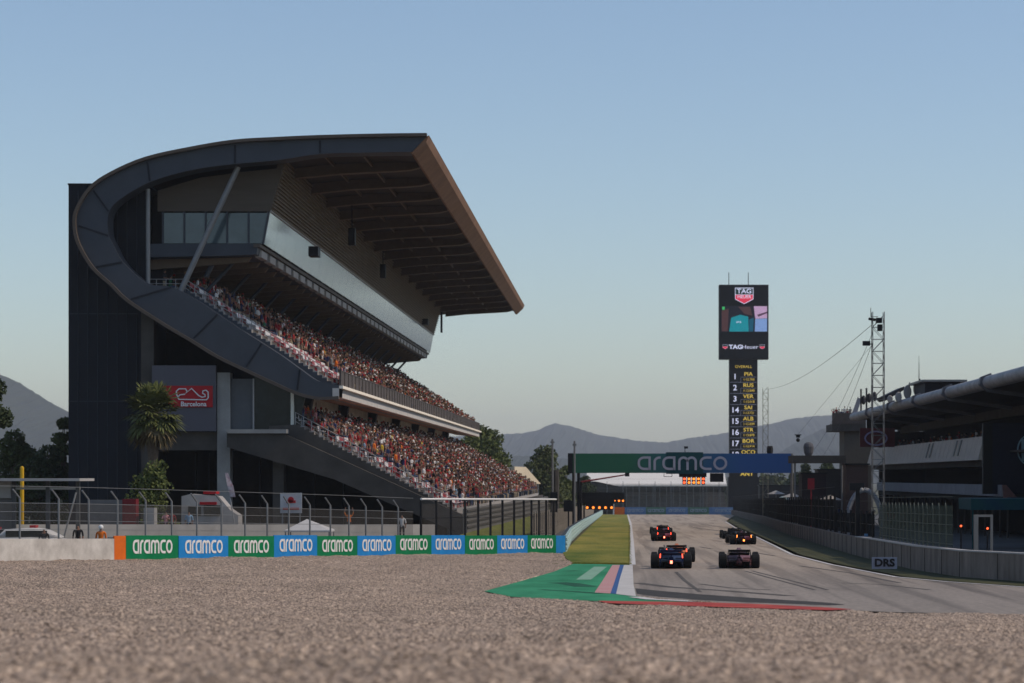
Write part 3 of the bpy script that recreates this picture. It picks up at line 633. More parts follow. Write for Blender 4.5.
# ------------------------------------------------------------------ people
M_skin = mat('skin', (.22, .115, .075), .6, var=.1)
SH = [('red', (.32, .02, .025)), ('white', (.62, .60, .58)), ('black', (.018, .018, .02)), ('orange', (.62, .15, .02)), ('navy', (.02, .03, .09)), ('pale blue', (.22, .34, .45)), ('grey', (.17, .17, .17)), ('dark red', (.18, .015, .02)), ('green', (.03, .12, .06)), ('yellow', (.55, .38, .04)), ('pink', (.55, .25, .26))]
SHW = [18, 17, 38, 3, 14, 3, 8, 14, 2, 1, 2]
MSH = {n: mat('shirt_'+n.replace(' ', '_'), c, .8, var=.15, scale=4) for n, c in SH}
HR = [('dark hair', mat('dark_hair', (.025, .018, .012), .7)), ('blond hair', mat('blond_hair', (.26, .18, .09), .7)), ('red cap', mat('red_cap_cloth', (.40, .02, .02), .7)), ('white cap', mat('white_cap_cloth', (.6, .58, .55), .7)), ('black cap', mat('black_cap_cloth', (.02, .02, .02), .7))]
HRW = [50, 8, 12, 14, 16]
TR = [('denim', mat('denim_cloth', (.06, .09, .15), .8)), ('dark', mat('dark_cloth', (.025, .025, .03), .8)), ('beige', mat('beige_cloth', (.32, .26, .18), .8))]

def skin_person(name, joints, edges, radii, zones_, head, hat=False):
    me = bpy.data.meshes.new(name); me.from_pydata(joints, edges, []); o = bpy.data.objects.new(name, me); COL.objects.link(o)
    md = o.modifiers.new('skin', 'SKIN'); md.use_smooth_shade = True
    for i, r in enumerate(radii): me.skin_vertices[0].data[i].radius = r if isinstance(r, tuple) else (r, r)
    me.skin_vertices[0].data[0].use_root = True
    sb = o.modifiers.new('sub', 'SUBSURF'); sb.levels = 1; sb.render_levels = 1
    bpy.context.view_layer.update()
    out = bpy.data.meshes.new_from_object(o.evaluated_get(bpy.context.evaluated_depsgraph_get())); bpy.data.objects.remove(o)
    out.name = name
    J = [Vector(j) for j in joints]
    out.materials.clear()
    for m in (M_skin, MSH['red'], TR[0][1], HR[0][1]): out.materials.append(m)
    for p in out.polygons:
        c = p.center; best = min(range(len(edges)), key=lambda e: seg_d(c, J[edges[e][0]], J[edges[e][1]]))
        z = zones_[best]
        if z == 0 and best == head:
            hz_ = J[edges[best][1]]
            if c.z > hz_.z+.0 and (c.x < hz_.x+.045 or c.z > hz_.z+.07): z = 3
        p.material_index = z
    return out
def seg_d(p, a, b):
    t = max(0, min(1, (p-a).dot(b-a)/max((b-a).length_squared, 1e-9))); return (p-(a+(b-a)*t)).length
def person(name, pose='stand', arms='down', lean=0.0):       # faces +X
    if pose == 'stand':
        hip = (0, 0, .93); J = [hip, (.0, 0, 1.15), (0, 0, 1.40), (.0, 0, 1.52), (.02, 0, 1.66)]
        legs = [[(0, s*.10, .90), (.03, s*.11, .50), (-.01, s*.12, .09), (.13, s*.13, .04)] for s in (-1, 1)]; sh = 1.42
    else:
        J = [(-.05, 0, .55), (-.02, 0, .76), (0, 0, 1.0), (.02, 0, 1.12), (.05, 0, 1.26)]
        legs = [[(0, s*.10, .53), (.42, s*.14, .52), (.40, s*.14, .10), (.52, s*.15, .05)] for s in (-1, 1)]; sh = 1.02
    E = [(0, 1), (1, 2), (2, 3), (3, 4)]; Rr = [(.15, .12), (.14, .11), (.17, .11), (.055, .055), (.105, .09)]; Z = [1, 1, 0, 0]
    for L in legs:
        b = len(J); J += L; E += [(0, b), (b, b+1), (b+1, b+2), (b+2, b+3)]; Rr += [.095, .07, .045, .04]; Z += [2, 2, 2, 3]
    hs = []
    for s in (-1, 1):
        a_ = arms if isinstance(arms, str) else arms[(s+1)//2]
        x0 = J[2][0]
        A = {'down': [(x0, s*.2, sh), (x0-.02, s*.25, sh-.28), (x0+.08, s*.24, sh-.52), (x0+.11, s*.23, sh-.61)],
             'up': [(x0, s*.2, sh), (x0+.05, s*.30, sh+.22), (x0+.05, s*.24, sh+.47), (x0+.06, s*.22, sh+.56)],
             'front': [(x0, s*.2, sh), (x0+.10, s*.24, sh-.24), (x0+.32, s*.12, sh-.16), (x0+.40, s*.08, sh-.12)],
             'face': [(x0, s*.2, sh), (x0+.20, s*.25, sh-.18), (x0+.20, s*.09, sh+.10), (x0+.20, s*.06, sh+.17)],
             'lap': [(x0, s*.2, sh), (x0+.03, s*.24, sh-.27), (x0+.28, s*.13, sh-.38), (x0+.36, s*.10, sh-.40)]}[a_]
        b = len(J); J += A; E += [(2, b), (b, b+1), (b+1, b+2), (b+2, b+3)]; Rr += [.06, .045, .035, .04]; Z += [1, 1, 0, 0]
    return skin_person(name, J, E, Rr, Z, 3)
POSES = [('sitting', 'hands in lap', person('seated_person', 'sit', 'lap')), ('sitting', 'arms forward', person('seated_person', 'sit', 'front')), ('sitting', 'hands at face', person('seated_person', 'sit', 'face')),
         ('standing', 'arms down', person('standing_person', 'stand', 'down')), ('standing', 'arms up', person('standing_person', 'stand', 'up')), ('standing', 'holding up a phone', person('standing_person', 'stand', ('face', 'down'))), ('standing', 'arms forward', person('standing_person', 'stand', 'front'))]
POW = [30, 14, 12, 18, 6, 10, 10]
# light version for the far mass
def lowfig(sit, seed):
    rn = random.Random(seed); b = MB(); h = 0 if sit else .40
    def ring(cx, z, rx, ry, n=6): return [Vector((cx+math.cos(i*2*math.pi/n)*rx, math.sin(i*2*math.pi/n)*ry, z)) for i in range(n)]
    b.mi = 1; b.loft([ring(-.03, .50+h, .13, .17), ring(0, .78+h, .12, .16), ring(0, 1.0+h, .12, .21), ring(.02, 1.08+h, .06, .08)])
    b.mi = 0; b.ball((.04, 0, 1.24+h), .105, (1, .85, 1.25), 6, 4)
    b.mi = 3; b.ball((.02, 0, 1.29+h), .112, (1, .9, 1.0), 6, 4)
    b.mi = 2
    for s in (-1, 1):
        if sit: b.tube((0, s*.1, .54), (.42, s*.13, .54), .085, .06, 5); b.tube((.42, s*.13, .54), (.40, s*.13, .03), .06, .045, 5)
        else: b.tube((0, s*.1, .93), (0, s*.12, .02), .09, .05, 5)
    up = rn.random() < .2
    for s in (-1, 1):
        e = Vector((.05, s*.27, .76+h)) if not up else Vector((.1, s*.28, 1.2+h)); w_ = Vector((.3, s*.13, .72+h)) if not up else Vector((.16, s*.14, 1.42+h))
        b.mi = 1; b.tube((0, s*.2, .98+h), e, .055, .045, 5); b.mi = 0; b.tube(e, w_, .042, .035, 5)
    return b
LOW = [lowfig(i < 4, i) for i in range(7)]
LOWn = [(np.array(b.v), b.f, b.m) for b in LOW]
mats_mass = [M_skin]+[MSH[n] for n, _ in SH]+[t[1] for t in TR]+[h[1] for h in HR]
iS, iT, iH = 1, 1+len(SH), 1+len(SH)+len(TR)
def mass(name, spots, label, cat='crowd'):
    VV = []; FF = []; MM = []; o = 0
    for P, ang in spots:
        vn, fs, ms = LOWn[random.randrange(7)]; k = random.uniform(.92, 1.08); ca, sa = math.cos(ang), math.sin(ang)
        v = vn*k; v = np.stack([v[:, 0]*ca-v[:, 1]*sa+P[0], v[:, 0]*sa+v[:, 1]*ca+P[1], v[:, 2]+P[2]], 1); VV.append(v)
        si = iS+random.choices(range(len(SH)), SHW)[0]; ti = iT+random.randrange(3); hi = iH+random.choices(range(5), HRW)[0]; mp = (0, si, ti, hi)
        FF += [tuple(i+o for i in f) for f in fs]; MM += [mp[m] for m in ms]; o += len(vn)
    me = bpy.data.meshes.new(name); me.from_pydata(np.concatenate(VV).tolist(), [], FF)
    for m in mats_mass: me.materials.append(m)
    me.polygons.foreach_set('material_index', MM); me.update()
    return tag(obj(name, me, None), label, cat, kind='stuff')
def put_person(name, P, ang, shirt, hair, trou, pose, label, group, cat='person', k=1.0):
    o = bpy.data.objects.new(name, pose); COL.objects.link(o); o.location = P; o.rotation_euler.z = ang; o.scale = (k, k, k)
    for i, m in ((1, MSH[shirt]), (2, trou), (3, hair)):
        o.material_slots[i].link = 'OBJECT'; o.material_slots[i].material = m
    return tag(o, label, cat, group)
ind = 0; spots = []; cnt = {}
cand = []
for tier, NR in ((1, NU), (0, NL)):
    y00 = YN+(3.2 if tier else 1.3); J = int((YF-y00-1)/.52)
    for r in range(NR):
        for j in range(J):
            y = y00+j*.52
            cl_ = float(vnoise(np.array(y*1.0), np.array(r*1.6+tier*60), 3.4, 77))+float(vnoise(np.array(y*1.0), np.array(r*1.3+tier*60), 1.5, 78))*.7
            if tier: p = (.0 if j < 18 else .08) if j < 27 else .62+cl_*1.5
            else: p = (.28 if r > 8 else .10) if j < 14 else ((.42 if j < 60 else .62)+cl_*1.4)
            if tier and r > 10 and j > 3: p = .6
            if tier and r > 7 and 10 < j: p = max(p, .35)
            if not tier and r > 13: p = max(p, .7)
            if random.random() < p: cand.append((y, tier, r, j))
cand.sort()
NEAR = {0: 0, 1: 0}
for y, tier, r, j in cand:
    P = spot(tier, r, y)
    if NEAR[tier] < 150:
        NEAR[tier] += 1; kk = cnt.get((tier, r), 0); cnt[(tier, r)] = kk+1
        sh = random.choices(SH, SHW)[0][0]; hn, hm = random.choices(HR, HRW)[0]; tn, tm = random.choice(TR); pn, pa, pm = random.choices(POSES, POW)[0]
        put_person('person', P, random.uniform(-.35, .35), sh, hm, tm, pm,
                   '%s in %s shirt with %s, %s tier %s row, %s from near end' % (pn, sh, hn, ('lower', 'upper')[tier], ORD[r], ORD[min(kk, 19)]), 'spectators near the end of the grandstand', k=random.uniform(.93, 1.06))
    else: spots.append((P, random.uniform(-.4, .4)))
for y in np.arange(YN+3, YN+12, .8):                 # standing at the top concourse
    spots.append((Vector((xback-1+random.uniform(-.8, .5), float(y), ztop)), random.uniform(-.4, .4)))
for y in np.arange(YN+8, YF-4, .55):                 # leaning on the parapet
    if random.random() < .8: spots.append((Vector((xu0+.05, float(y), zu0+.1)), random.uniform(-.3, .3)))
mass('crowd', spots, 'dense crowd of seated and standing spectators filling both tiers of the grandstand')

# ------------------------------------------------------------------ advertising boards along the gravel
rzb = math.atan2(BD.y, BD.x)                          # board local +x runs along the line, -y faces the track
def bz(t): return -.42+(-1.53+.42)*t                  # ground line along the boards
def board(t0, t1, m, label, letters, name='advertising_board', gap=.0):
    P0 = B0+BD*BL*t0; L = (t1-t0)*BL; z = bz(t0); sl_ = (bz(t1)-bz(t0))
    r = empty(name, (P0.x, P0.y, z), label, 'advertising board' if letters else 'barrier', 'boards along the gravel trap' if letters else None, rzb)
    sk_ = lambda v: (v[0], v[1], v[2]+sl_*v[0]/L)
    b = MB().box(.01, L-.01, -.06, .0, -.25, 1.05); b.v = [sk_(v) for v in b.v]
    if letters: r.location.z += random.uniform(-.03, .03); r.rotation_euler.z += R(random.uniform(-.35, .35))
    obj('panel', b, m, r, world=False)
    b = MB().box(.0, L, .02, .30, -.25, 1.0); b.v = [sk_(v) for v in b.v]
    obj('backing_block', b, M_conc, r, world=False)
    if letters:
        b = word(MB(), L/2, .53, .64, 3.25, -.085, -.062, .175); b.v = [sk_(v) for v in b.v]; obj('lettering', b, M_letter, r, world=False)
    return r
t = .023; names = ['green', 'blue']; i = 0
while t < .95:
    board(t, t+.0866, (M_green, M_blue)[i % 2], '%s board with white wordmark, %s advertising board from the orange block' % (names[i % 2], ORD[i]), True); t += .0866; i += 1
board(t, 1.005, (M_green, M_blue)[i % 2], 'short blue board end piece where the boards meet the pale barrier', False, 'end_board')
b = board(.0045, .023, M_orange, 'orange painted block between the white wall and the green board', False, 'barrier_block')
# white concrete wall on the far left
P0 = B0+BD*BL*(-.36); L = .3645*BL
r = empty('barrier_wall', (P0.x, P0.y, bz(-.36)), 'weathered white concrete barrier at the far left edge of the gravel', 'wall', None, rzb)
b = MB().box(0, L, -.06, .30, -.4, 1.04); sl_ = bz(.0045)-bz(-.36); b.v = [(v[0], v[1], v[2]+sl_*v[0]/L-(.12 if v[2] > 0 else 0)) for v in b.v]
obj('wall_panel', b, mat('stained_white_wall', (.36, .33, .30), .8, color2=(.62, .585, .54), scale=1.1, stretch=(1, 1, .9), bump=.3), r, world=False)

# pale teal barrier beside the grass
pb = [(-3.75, 156.0), (-3.6, 158), (-4.2, 200), (-4.5, 280), (-4.5, 430), (-4.5, 580)]
P0 = B0+BD*BL*1.006; pb[0] = (P0.x, P0.y)
def along(pts, z0, z1, th, mb=None, zf=gz):
    mb = mb or MB(); P = [Vector(p) for p in pts]; L = []; 
    for i, p in enumerate(P):
        t = (P[min(i+1, len(P)-1)]-P[max(i-1, 0)]).normalized(); nn = Vector((-t.y, t.x))*th/2
        z = zf(p.y); L += [(p.x+nn.x, p.y+nn.y, z+z0), (p.x-nn.x, p.y-nn.y, z+z0), (p.x-nn.x, p.y-nn.y, z+z1), (p.x+nn.x, p.y+nn.y, z+z1)]
    fs = [(3, 2, 1, 0)]
    for i in range(len(P)-1):
        for k in range(4): fs.append((4*i+k, 4*i+(k+1) % 4, 4*i+4+(k+1) % 4, 4*i+4+k))
    n = 4*(len(P)-1); fs.append((n, n+1, n+2, n+3)); return mb.add(L, fs)
def sample(pts, step, y0=-1e9, y1=1e9):
    out = []; carry = 0
    for a, b in zip(pts[:-1], pts[1:]):
        a, b = Vector(a), Vector(b); L = (b-a).length; d = carry
        while d < L:
            p = a+(b-a)*d/L
            if y0 <= p.y <= y1: out.append(p)
            d += step
        carry = d-L
    return out
M_teal = mat('pale_teal_paint', (.33, .46, .45), .55, var=.12, scale=.5)
r = empty('crash_barrier', (*pb[0], gz(pb[0][1])), 'pale teal steel crash barrier running along the left grass verge', 'barrier')
obj('barrier_panel', along(pb, -.1, 1.08, .12), M_teal, r)
b = MB()
for z in (.25, .55, .85): along([(x+.08, y) for x, y in pb], z-.07, z+.07, .1, b)
obj('rail', b, mat('teal_rail', (.42, .55, .54), .5, var=.1), r)
b = MB()
for p in sample(pb, 4): b.box(p.x-.25, p.x-.1, p.y-.08, p.y+.08, gz(p.y)-.2, gz(p.y)+1.15)
obj('posts', b, M_pole, r)

# ------------------------------------------------------------------ catch fence behind the boards
def fence(name, pts, h, label, m_post, m_net, step, bend=0.0, zf=gz, group=None, cables=6, rp=.055, netz=.9, cat='fence', nt=0):
    r = empty(name, (*pts[0], zf(pts[0][1])), label, cat, group)
    S_ = sample(pts, step)[:100]
    d = (Vector(pts[-1])-Vector(pts[0])).normalized(); nn = Vector((d.y, -d.x))     # towards the track
    for p in S_:
        z = zf(p.y); b = MB(); b.tube((p.x, p.y, z-.2), (p.x, p.y, z+h), rp)
        if bend: b.tube((p.x, p.y, z+h), (p.x-nn.x*bend*.0-d.x*bend, p.y-d.y*bend, z+h+bend*1.0), rp*.9)
        obj('post', b, m_post, r)
    b = MB(); P = [Vector(p) for p in pts]
    for a, c in zip(P[:-1], P[1:]):
        b.add([(a.x, a.y, zf(a.y)+netz), (c.x, c.y, zf(c.y)+netz), (c.x, c.y, zf(c.y)+h*.93+bend*nt), (a.x, a.y, zf(a.y)+h*.93+bend*nt)], [(0, 1, 2, 3)])
    obj('netting', b, m_net, r)
    b = MB()
    for k in range(cables):
        z = .9+(h-.7)*k/max(cables-1, 1)+ (0 if k < cables-1 else .4)
        for a, c in zip(P[:-1], P[1:]): b.tube((a.x, a.y, zf(a.y)+z), (c.x, c.y, zf(c.y)+z), .018, n=4)
    obj('cable', b, m_post, r); return r
zl = lambda y: -.30-.0285*(y-112)
FP = lambda px, Y: ((px-VX)*Y/F, Y)
fpts = [FP(-60, 116), FP(60, 119), FP(150, 124), FP(240, 130), FP(340, 138), FP(413, 146)]
fence('catch_fence', fpts, 2.85, 'tall steel catch fence with angled post tops behind the advertising boards', M_pole, M_netl, 1.95, .45, lambda y: -.42-.03*(y-112), nt=0)
# framed fence nearer the straight
fp2 = [FP(421, 150), FP(470, 158), FP(520, 168), FP(556, 180)]
r = fence('framed_fence', fp2, 3.35, 'dark framed fence with a white top rail right of the angled posts', M_black, M_netl, 2.5, 0, lambda y: gz(y)+.0, cables=3, rp=.085)
b = MB(); P = [(x, y, gz(y)+3.42) for x, y in fp2]; b.path(P, .07)
obj('top_rail', b, M_white, r)
# white wall behind the fence
Yw = 152.
ra, rb = FP(-60, 124), FP(430, 161); mb_ = MB(); L_ = []
for (x, y) in (ra, rb):
    zt_ = W(0, 524.5, y).z
    L_ += [(x, y, gz(y)-.3), (x+.3, y+.35, gz(y)-.3), (x+.3, y+.35, zt_), (x, y, zt_)]
mb_.add(L_, [(0, 1, 2, 3), (7, 6, 5, 4), (0, 4, 5, 1), (1, 5, 6, 2), (2, 6, 7, 3), (3, 7, 4, 0)])
r = obj('rear_barrier', mb_, mat('pale_barrier', (.30, .29, .28), .7, color2=(.42, .41, .39), scale=.5)); tag(r, 'long pale concrete barrier behind the catch fence in front of the stand', 'wall')
# railing frames in front of the straight's fence
r = fence('debris_fence', [(-6.6, 178), (-6.7, 420), (-6.6, 575)], 2.5, 'long dark debris fence beside the teal barrier along the straight', mat('beige_post', (.30, .26, .21), .7), M_netd, 5.2, 0, gz, cables=2, rp=.11, netz=.7)

# ------------------------------------------------------------------ left area objects
def man(px, Y, pose, shirt, label, hair=3, ang=-1.57, k=1.0, zf=None, trou=1, helmet=False):
    x = (px-VX)*Y/F; z = zf if zf is not None else gz(Y)
    o = put_person('person', (x, Y, z), ang, shirt, HR[hair][1], TR[trou][1], POSES[pose][2], label, None, k=k)
    if helmet: obj('helmet', MB().ball((.01, 0, 1.68), .125, n=12, k=8), M_white, o, world=False, smooth=True)
    return o
def zdl(Y): return -.42-.03*(Y-112)
man(101, 118, 3, 'orange', 'marshal in orange overalls and white helmet behind the white wall', 3, zf=-.85, helmet=True)
man(44, 121, 3, 'black', 'person in dark clothes crouched behind the white wall beside the red white car', 4, zf=-1.0)
man(78, 120, 3, 'black', 'person in black standing beside the bicycle wheel hoop behind the white wall', 0, zf=-.8)
man(349, 160, 4, 'orange', 'marshal in orange overalls raising both arms behind the catch fence', 3, zf=gz(160)+.9)
man(402, 158, 3, 'white', 'person in white shirt behind the last bent fence post', 0, zf=gz(158)+.7)
man(166, 158, 6, 'pink', 'person in pink top left of the palm trunk behind the fence', 1, zf=gz(158)+.9)
man(189, 158, 3, 'pale blue', 'person in pale blue shirt beside the ambulance bonnet', 0, zf=gz(158)+.9)
man(172, 158, 3, 'dark red', 'person in dark red shirt between the palm and the ambulance', 0, zf=gz(158)+.9)
# awning frame far left
r = empty('shelter_frame', (*FP(40, 126), zdl(126)), 'grey steel shelter frame with flat roof at the far left', 'shelter')
a, c = FP(-40, 126)[0], FP(86, 126)[0]; zt_ = W(0, 481, 126).z
obj('roof', MB().box(a, c, 124.5, 128, zt_, zt_+.14), M_offw, r)
obj('side_panel', MB().box(a, FP(11, 126)[0], 126, 126.2, zt_-.9, zt_-.0), M_offw, r)
obj('lower_panel', MB().box(a, FP(12, 126)[0], 126.2, 126.3, zt_-2.6, zt_-.9), mat('ribbed_grey_panel', (.16, .15, .14), .7), r)
for px in (14, 48, 78):
    x = FP(px, 126)[0]; obj('post', MB().box(x-.1, x+.1, 125.9, 126.1, -1.3, zt_), mat('dark_steel', (.09, .09, .09), .5), r)
obj('beam', MB().box(FP(14, 126)[0], FP(80, 126)[0], 125.95, 126.1, zt_-.45, zt_-.33), M_rail, r)
obj('brace', MB().tube((FP(60, 126)[0], 125.8, -.8), (FP(77, 126)[0], 125.8, zt_-.6), .05), M_rail, r)
v = W(22, 468, 140); tag(obj('pole', MB().tube((v.x, 140, v.z), (v.x, 140, -2), .115, n=10).ball((v.x, 140, v.z), .115), M_yellow), 'yellow painted pole rising over the shelter roof at the far left', 'pole')
# official car (white and red) behind the wall
def car(name, loc, rz, body, trim, label, L=4.4, h=1.45):
    r = empty(name, loc, label, 'car', None, rz)
    def ring(x, zb_, zt_, wd): return [Vector((x, y*wd, z)) for y, z in ((-.5, zb_), (-.5, (zb_+zt_)/2+.05), (-.44, zt_), (.44, zt_), (.5, (zb_+zt_)/2+.05), (.5, zb_))]
    obj('body', MB().loft([ring(-L/2, .35, .8, 1.6), ring(-L/2+.1, .25, .95, 1.75), ring(-.2, .22, .98, 1.8), ring(L/2-1.1, .22, .92, 1.8), ring(L/2-.1, .25, .72, 1.7), ring(L/2, .35, .6, 1.55)]), body, r, world=False, smooth=True)
    obj('roof', MB().loft([ring(-L/2+.35, .95, 1.0, 1.6), ring(-L/2+.7, .95, h-.08, 1.45), ring(-.1, .95, h, 1.35), ring(.55, .95, h-.1, 1.4), ring(1.25, .92, .96, 1.6)]), body, r, world=False, smooth=True)
    b = MB()
    for s in (-1, 1): b.box(-L/2+.75, .6, s*.74-.03, s*.74+.03, 1.0, h-.14)
    b.box(-.9, .9, -.0, .0, 1, 1)
    obj('window', b, M_glassd, r, world=False)
    obj('stripe', MB().box(-L/2+.1, L/2-.3, -.915, -.895, .62, .78), trim, r, world=False)
    obj('light_bar', MB().box(-.3, .0, -.5, .5, h, h+.12), M_red, r, world=False)
    for x in (-L/2+.85, L/2-.85):
        for s in (-1, 1):
            w_ = obj('wheel', MB().tube((x, s*.70, .32), (x, s*.92, .32), .32, n=16), M_tyre, r, world=False); obj('rim', MB().tube((x, s*.90, .32), (x, s*.93, .32), .2, n=12), M_pole, w_, world=False)
    return r
x, y = FP(37, 122); car('safety_car', (x, y, -.72), 0.1, M_white, M_red, 'white and red service car parked behind the white wall at the far left')
x, y = FP(1, 123); car('parked_car', (x, y, -.85), 0.2, M_black, M_pole, 'dark parked car cut by the left edge behind the white wall')
# bicycle wheel hoop
x, y = FP(70, 121); b = MB(); pts = [(x+math.cos(a)*.38, y, -.25+math.sin(a)*.38) for a in np.linspace(0, 2*math.pi, 19)]; b.path(pts, .03, 5)
b.tube((x+.2, y, .1), (x+.9, y, .1), .025); b.tube((x, y, -.25), (x+.4, y, .15), .025); pts = [(x+.95+math.cos(a)*.38, y, -.25+math.sin(a)*.38) for a in np.linspace(0, 2*math.pi, 19)]; b.path(pts, .03, 5); b.tube((x+.95, y, -.25), (x+.4, y, .1), .025)
tag(obj('bicycle', b, M_black), 'bicycle behind the white wall with only its wheel top showing', 'bicycle')
# ambulance truck behind the fence
x0, x1 = (188-VX)*170/F, (236-VX)*170/F; zt_ = W(0, 494, 170).z; z0 = gz(170)
r = empty('ambulance', ((x0+x1)/2, 170, z0), 'white ambulance van with red roof stripe and green skirt behind the fence', 'ambulance')
def ringx(x, zb_, zt2, w0, w1): return [Vector((x, 170-w0, zb_)), Vector((x, 170-w0, zb_+.9)), Vector((x, 170-w1, zt2)), Vector((x, 170+w1, zt2)), Vector((x, 170+w0, zb_+.9)), Vector((x, 170+w0, zb_))]
obj('body', MB().loft([ringx(x0-.3, z0+.4, zt_-.15, 1.0, .85), ringx(x0+.3, z0+.4, zt_, 1.0, .85), ringx(x1-1.1, z0+.4, zt_-.15, 1.0, .85), ringx(x1-.3, z0+.4, zt_-1.1, 1.0, .9), ringx(x1+.3, z0+.4, zt_-1.5, .95, .9)]), M_offw, r, smooth=False)
obj('roof_stripe', MB().box(x0+1, x1-1.2, 168.98, 169.1, zt_-.75, zt_-.55), M_red, r)
obj('window', MB().box(x1-2.1, x1-.95, 168.95, 169.05, zt_-1.5, zt_-.8).box(x0+.2, x1-2.3, 168.95, 169.05, zt_-1.5, zt_-.85), M_glassd, r)
obj('skirt', MB().box(x0-.2, x1+.2, 168.93, 169.03, z0+.55, z0+1.15), mat('lime_green', (.20, .34, .06), .5), r)
obj('light_bar', MB().box(x1-2.2, x1-1.3, 169.3, 170.7, zt_, zt_+.2), M_red, r)
for x in (x0, x1-.7): w_ = obj('wheel', MB().tube((x, 168.9, z0+.38), (x, 169.2, z0+.38), .38, n=16), M_tyre, r); obj('rim', MB().tube((x, 168.86, z0+.38), (x, 168.92, z0+.38), .22, n=12), M_pole, w_)
# flag on a leaning staff
v0, v1 = W(231, 500, 150), W(226, 473, 150)
r = empty('flag', v0, 'furled white and red flag on a leaning staff above the fence', 'flag'); obj('staff', MB().tube(v0-Vector((-.3, 0, 2)), v1, .04), M_rail, r)
b = MB(); b.mi = 0; b.loft([[v1+Vector((a, c, 0)) for a, c in ((-.05, -.05), (.1, -.05), (.1, .05), (-.05, .05))], [v1+Vector((a+.12, c, -.8)) for a, c in ((-.02, -.12), (.35, -.08), (.3, .1), (-.02, .05))], [v1+Vector((a+.3, c, -1.5)) for a, c in ((0, -.05), (.3, -.04), (.2, .05), (0, .05))]]); obj('cloth', b, mat('flag_cloth', (.35, .20, .22), .8, color2=(.5, .48, .5), scale=5), r)
# small white tent
v = W(307, 519, 144); zb_ = W(0, 530, 144).z
r = empty('canopy_tent', (v.x, 144, gz(144)), 'small white peaked canopy tent just behind the boards', 'tent')
obj('canopy', MB().add([(v.x, 144, v.z), (v.x-1.2, 142.9, zb_), (v.x+1.5, 142.9, zb_), (v.x+1.5, 145.3, zb_), (v.x-1.2, 145.3, zb_), (v.x-1.2, 142.9, zb_-.1), (v.x+1.5, 142.9, zb_-.1), (v.x+1.5, 145.3, zb_-.1), (v.x-1.2, 145.3, zb_-.1)], [(0, 1, 2), (0, 2, 3), (0, 3, 4), (0, 4, 1), (1, 5, 6, 2), (2, 6, 7, 3), (3, 7, 8, 4), (4, 8, 5, 1), (5, 8, 7, 6)]), M_white, r)
for a in (-1.15, 1.45):
    for c in (142.95, 145.25): obj('leg', MB().tube((v.x+a, c, gz(144)-.2), (v.x+a, c, zb_-.1), .04), M_pole, r)
# sign, cabinets
v = W(291, 503, 178); r = empty('notice_board', (v.x, 178, gz(178)), 'white notice board with dark emblem standing under the stand', 'sign')
obj('panel', MB().box(v.x-.8, v.x+.8, 178, 178.1, v.z-.75, v.z+.75), mat('dim_white_panel', (.45, .45, .46), .6), r); obj('post', MB().box(v.x-.7, v.x-.6, 178.1, 178.2, gz(178)-.1, v.z).box(v.x+.6, v.x+.7, 178.1, 178.2, gz(178)-.1, v.z), M_pole, r)
obj('emblem', MB().box(v.x-.35, v.x+.35, 177.95, 178, v.z+.0, v.z+.2).tube((v.x, 177.95, v.z+.25), (v.x, 178, v.z+.25), .22, n=12).box(v.x-.6, v.x+.6, 177.95, 178, v.z-.5, v.z-.35), M_red, r)
def cabinet(px, y0, y1, wd, Y, m, label, cat='cabinet', name='cabinet'):
    x = (px-VX)*Y/F; r = empty(name, (x, Y, gz(Y)), label, cat); zt_ = W(0, y0, Y).z
    obj('housing', MB().box(x-wd/2, x+wd/2, Y, Y+1, gz(Y)-.1, zt_), m, r); obj('door', MB().box(x-wd/2+.08, x+wd/2-.08, Y-.04, Y-.003, gz(Y)+.1, zt_-.12), m, r); return r
cabinet(129, 499, 525, .9, 160, mat('dark_red_paint', (.16, .015, .02), .5), 'red cabinet behind the fence left of the palm')
cabinet(149, 508, 525, .7, 160, M_offw, 'white cabinet right of the red cabinet behind the fence')
cabinet(112, 500, 525, 3.2, 165, mat('grey_cabin', (.13, .13, .13), .7), 'grey site cabin left of the red cabinet', 'cabin', 'site_cabin')
for k, px in enumerate((300, 312, 324, 336, 262, 278)):
    x = (px-VX)*172/F; zz = gz(172)+.9; r = empty('folding_chair', (x, 172, gz(172)), '%s folding chair, %s in the row under the stand' % (('red', 'dark')[k > 3], ORD[k]), 'chair', 'chairs under the stand')
    m_ = M_seatr if k < 4 else M_black
    obj('seat', MB().box(x-.3, x+.3, 171.7, 172.3, zz, zz+.06), m_, r); obj('backrest', MB().box(x-.3, x+.3, 172.25, 172.3, zz+.06, zz+.6), m_, r)
    for a in (-.27, .27):
        for c in (171.75, 172.25): obj('leg', MB().tube((x+a, c, gz(172)), (x+a, c, zz), .03, n=5), M_pole, r)

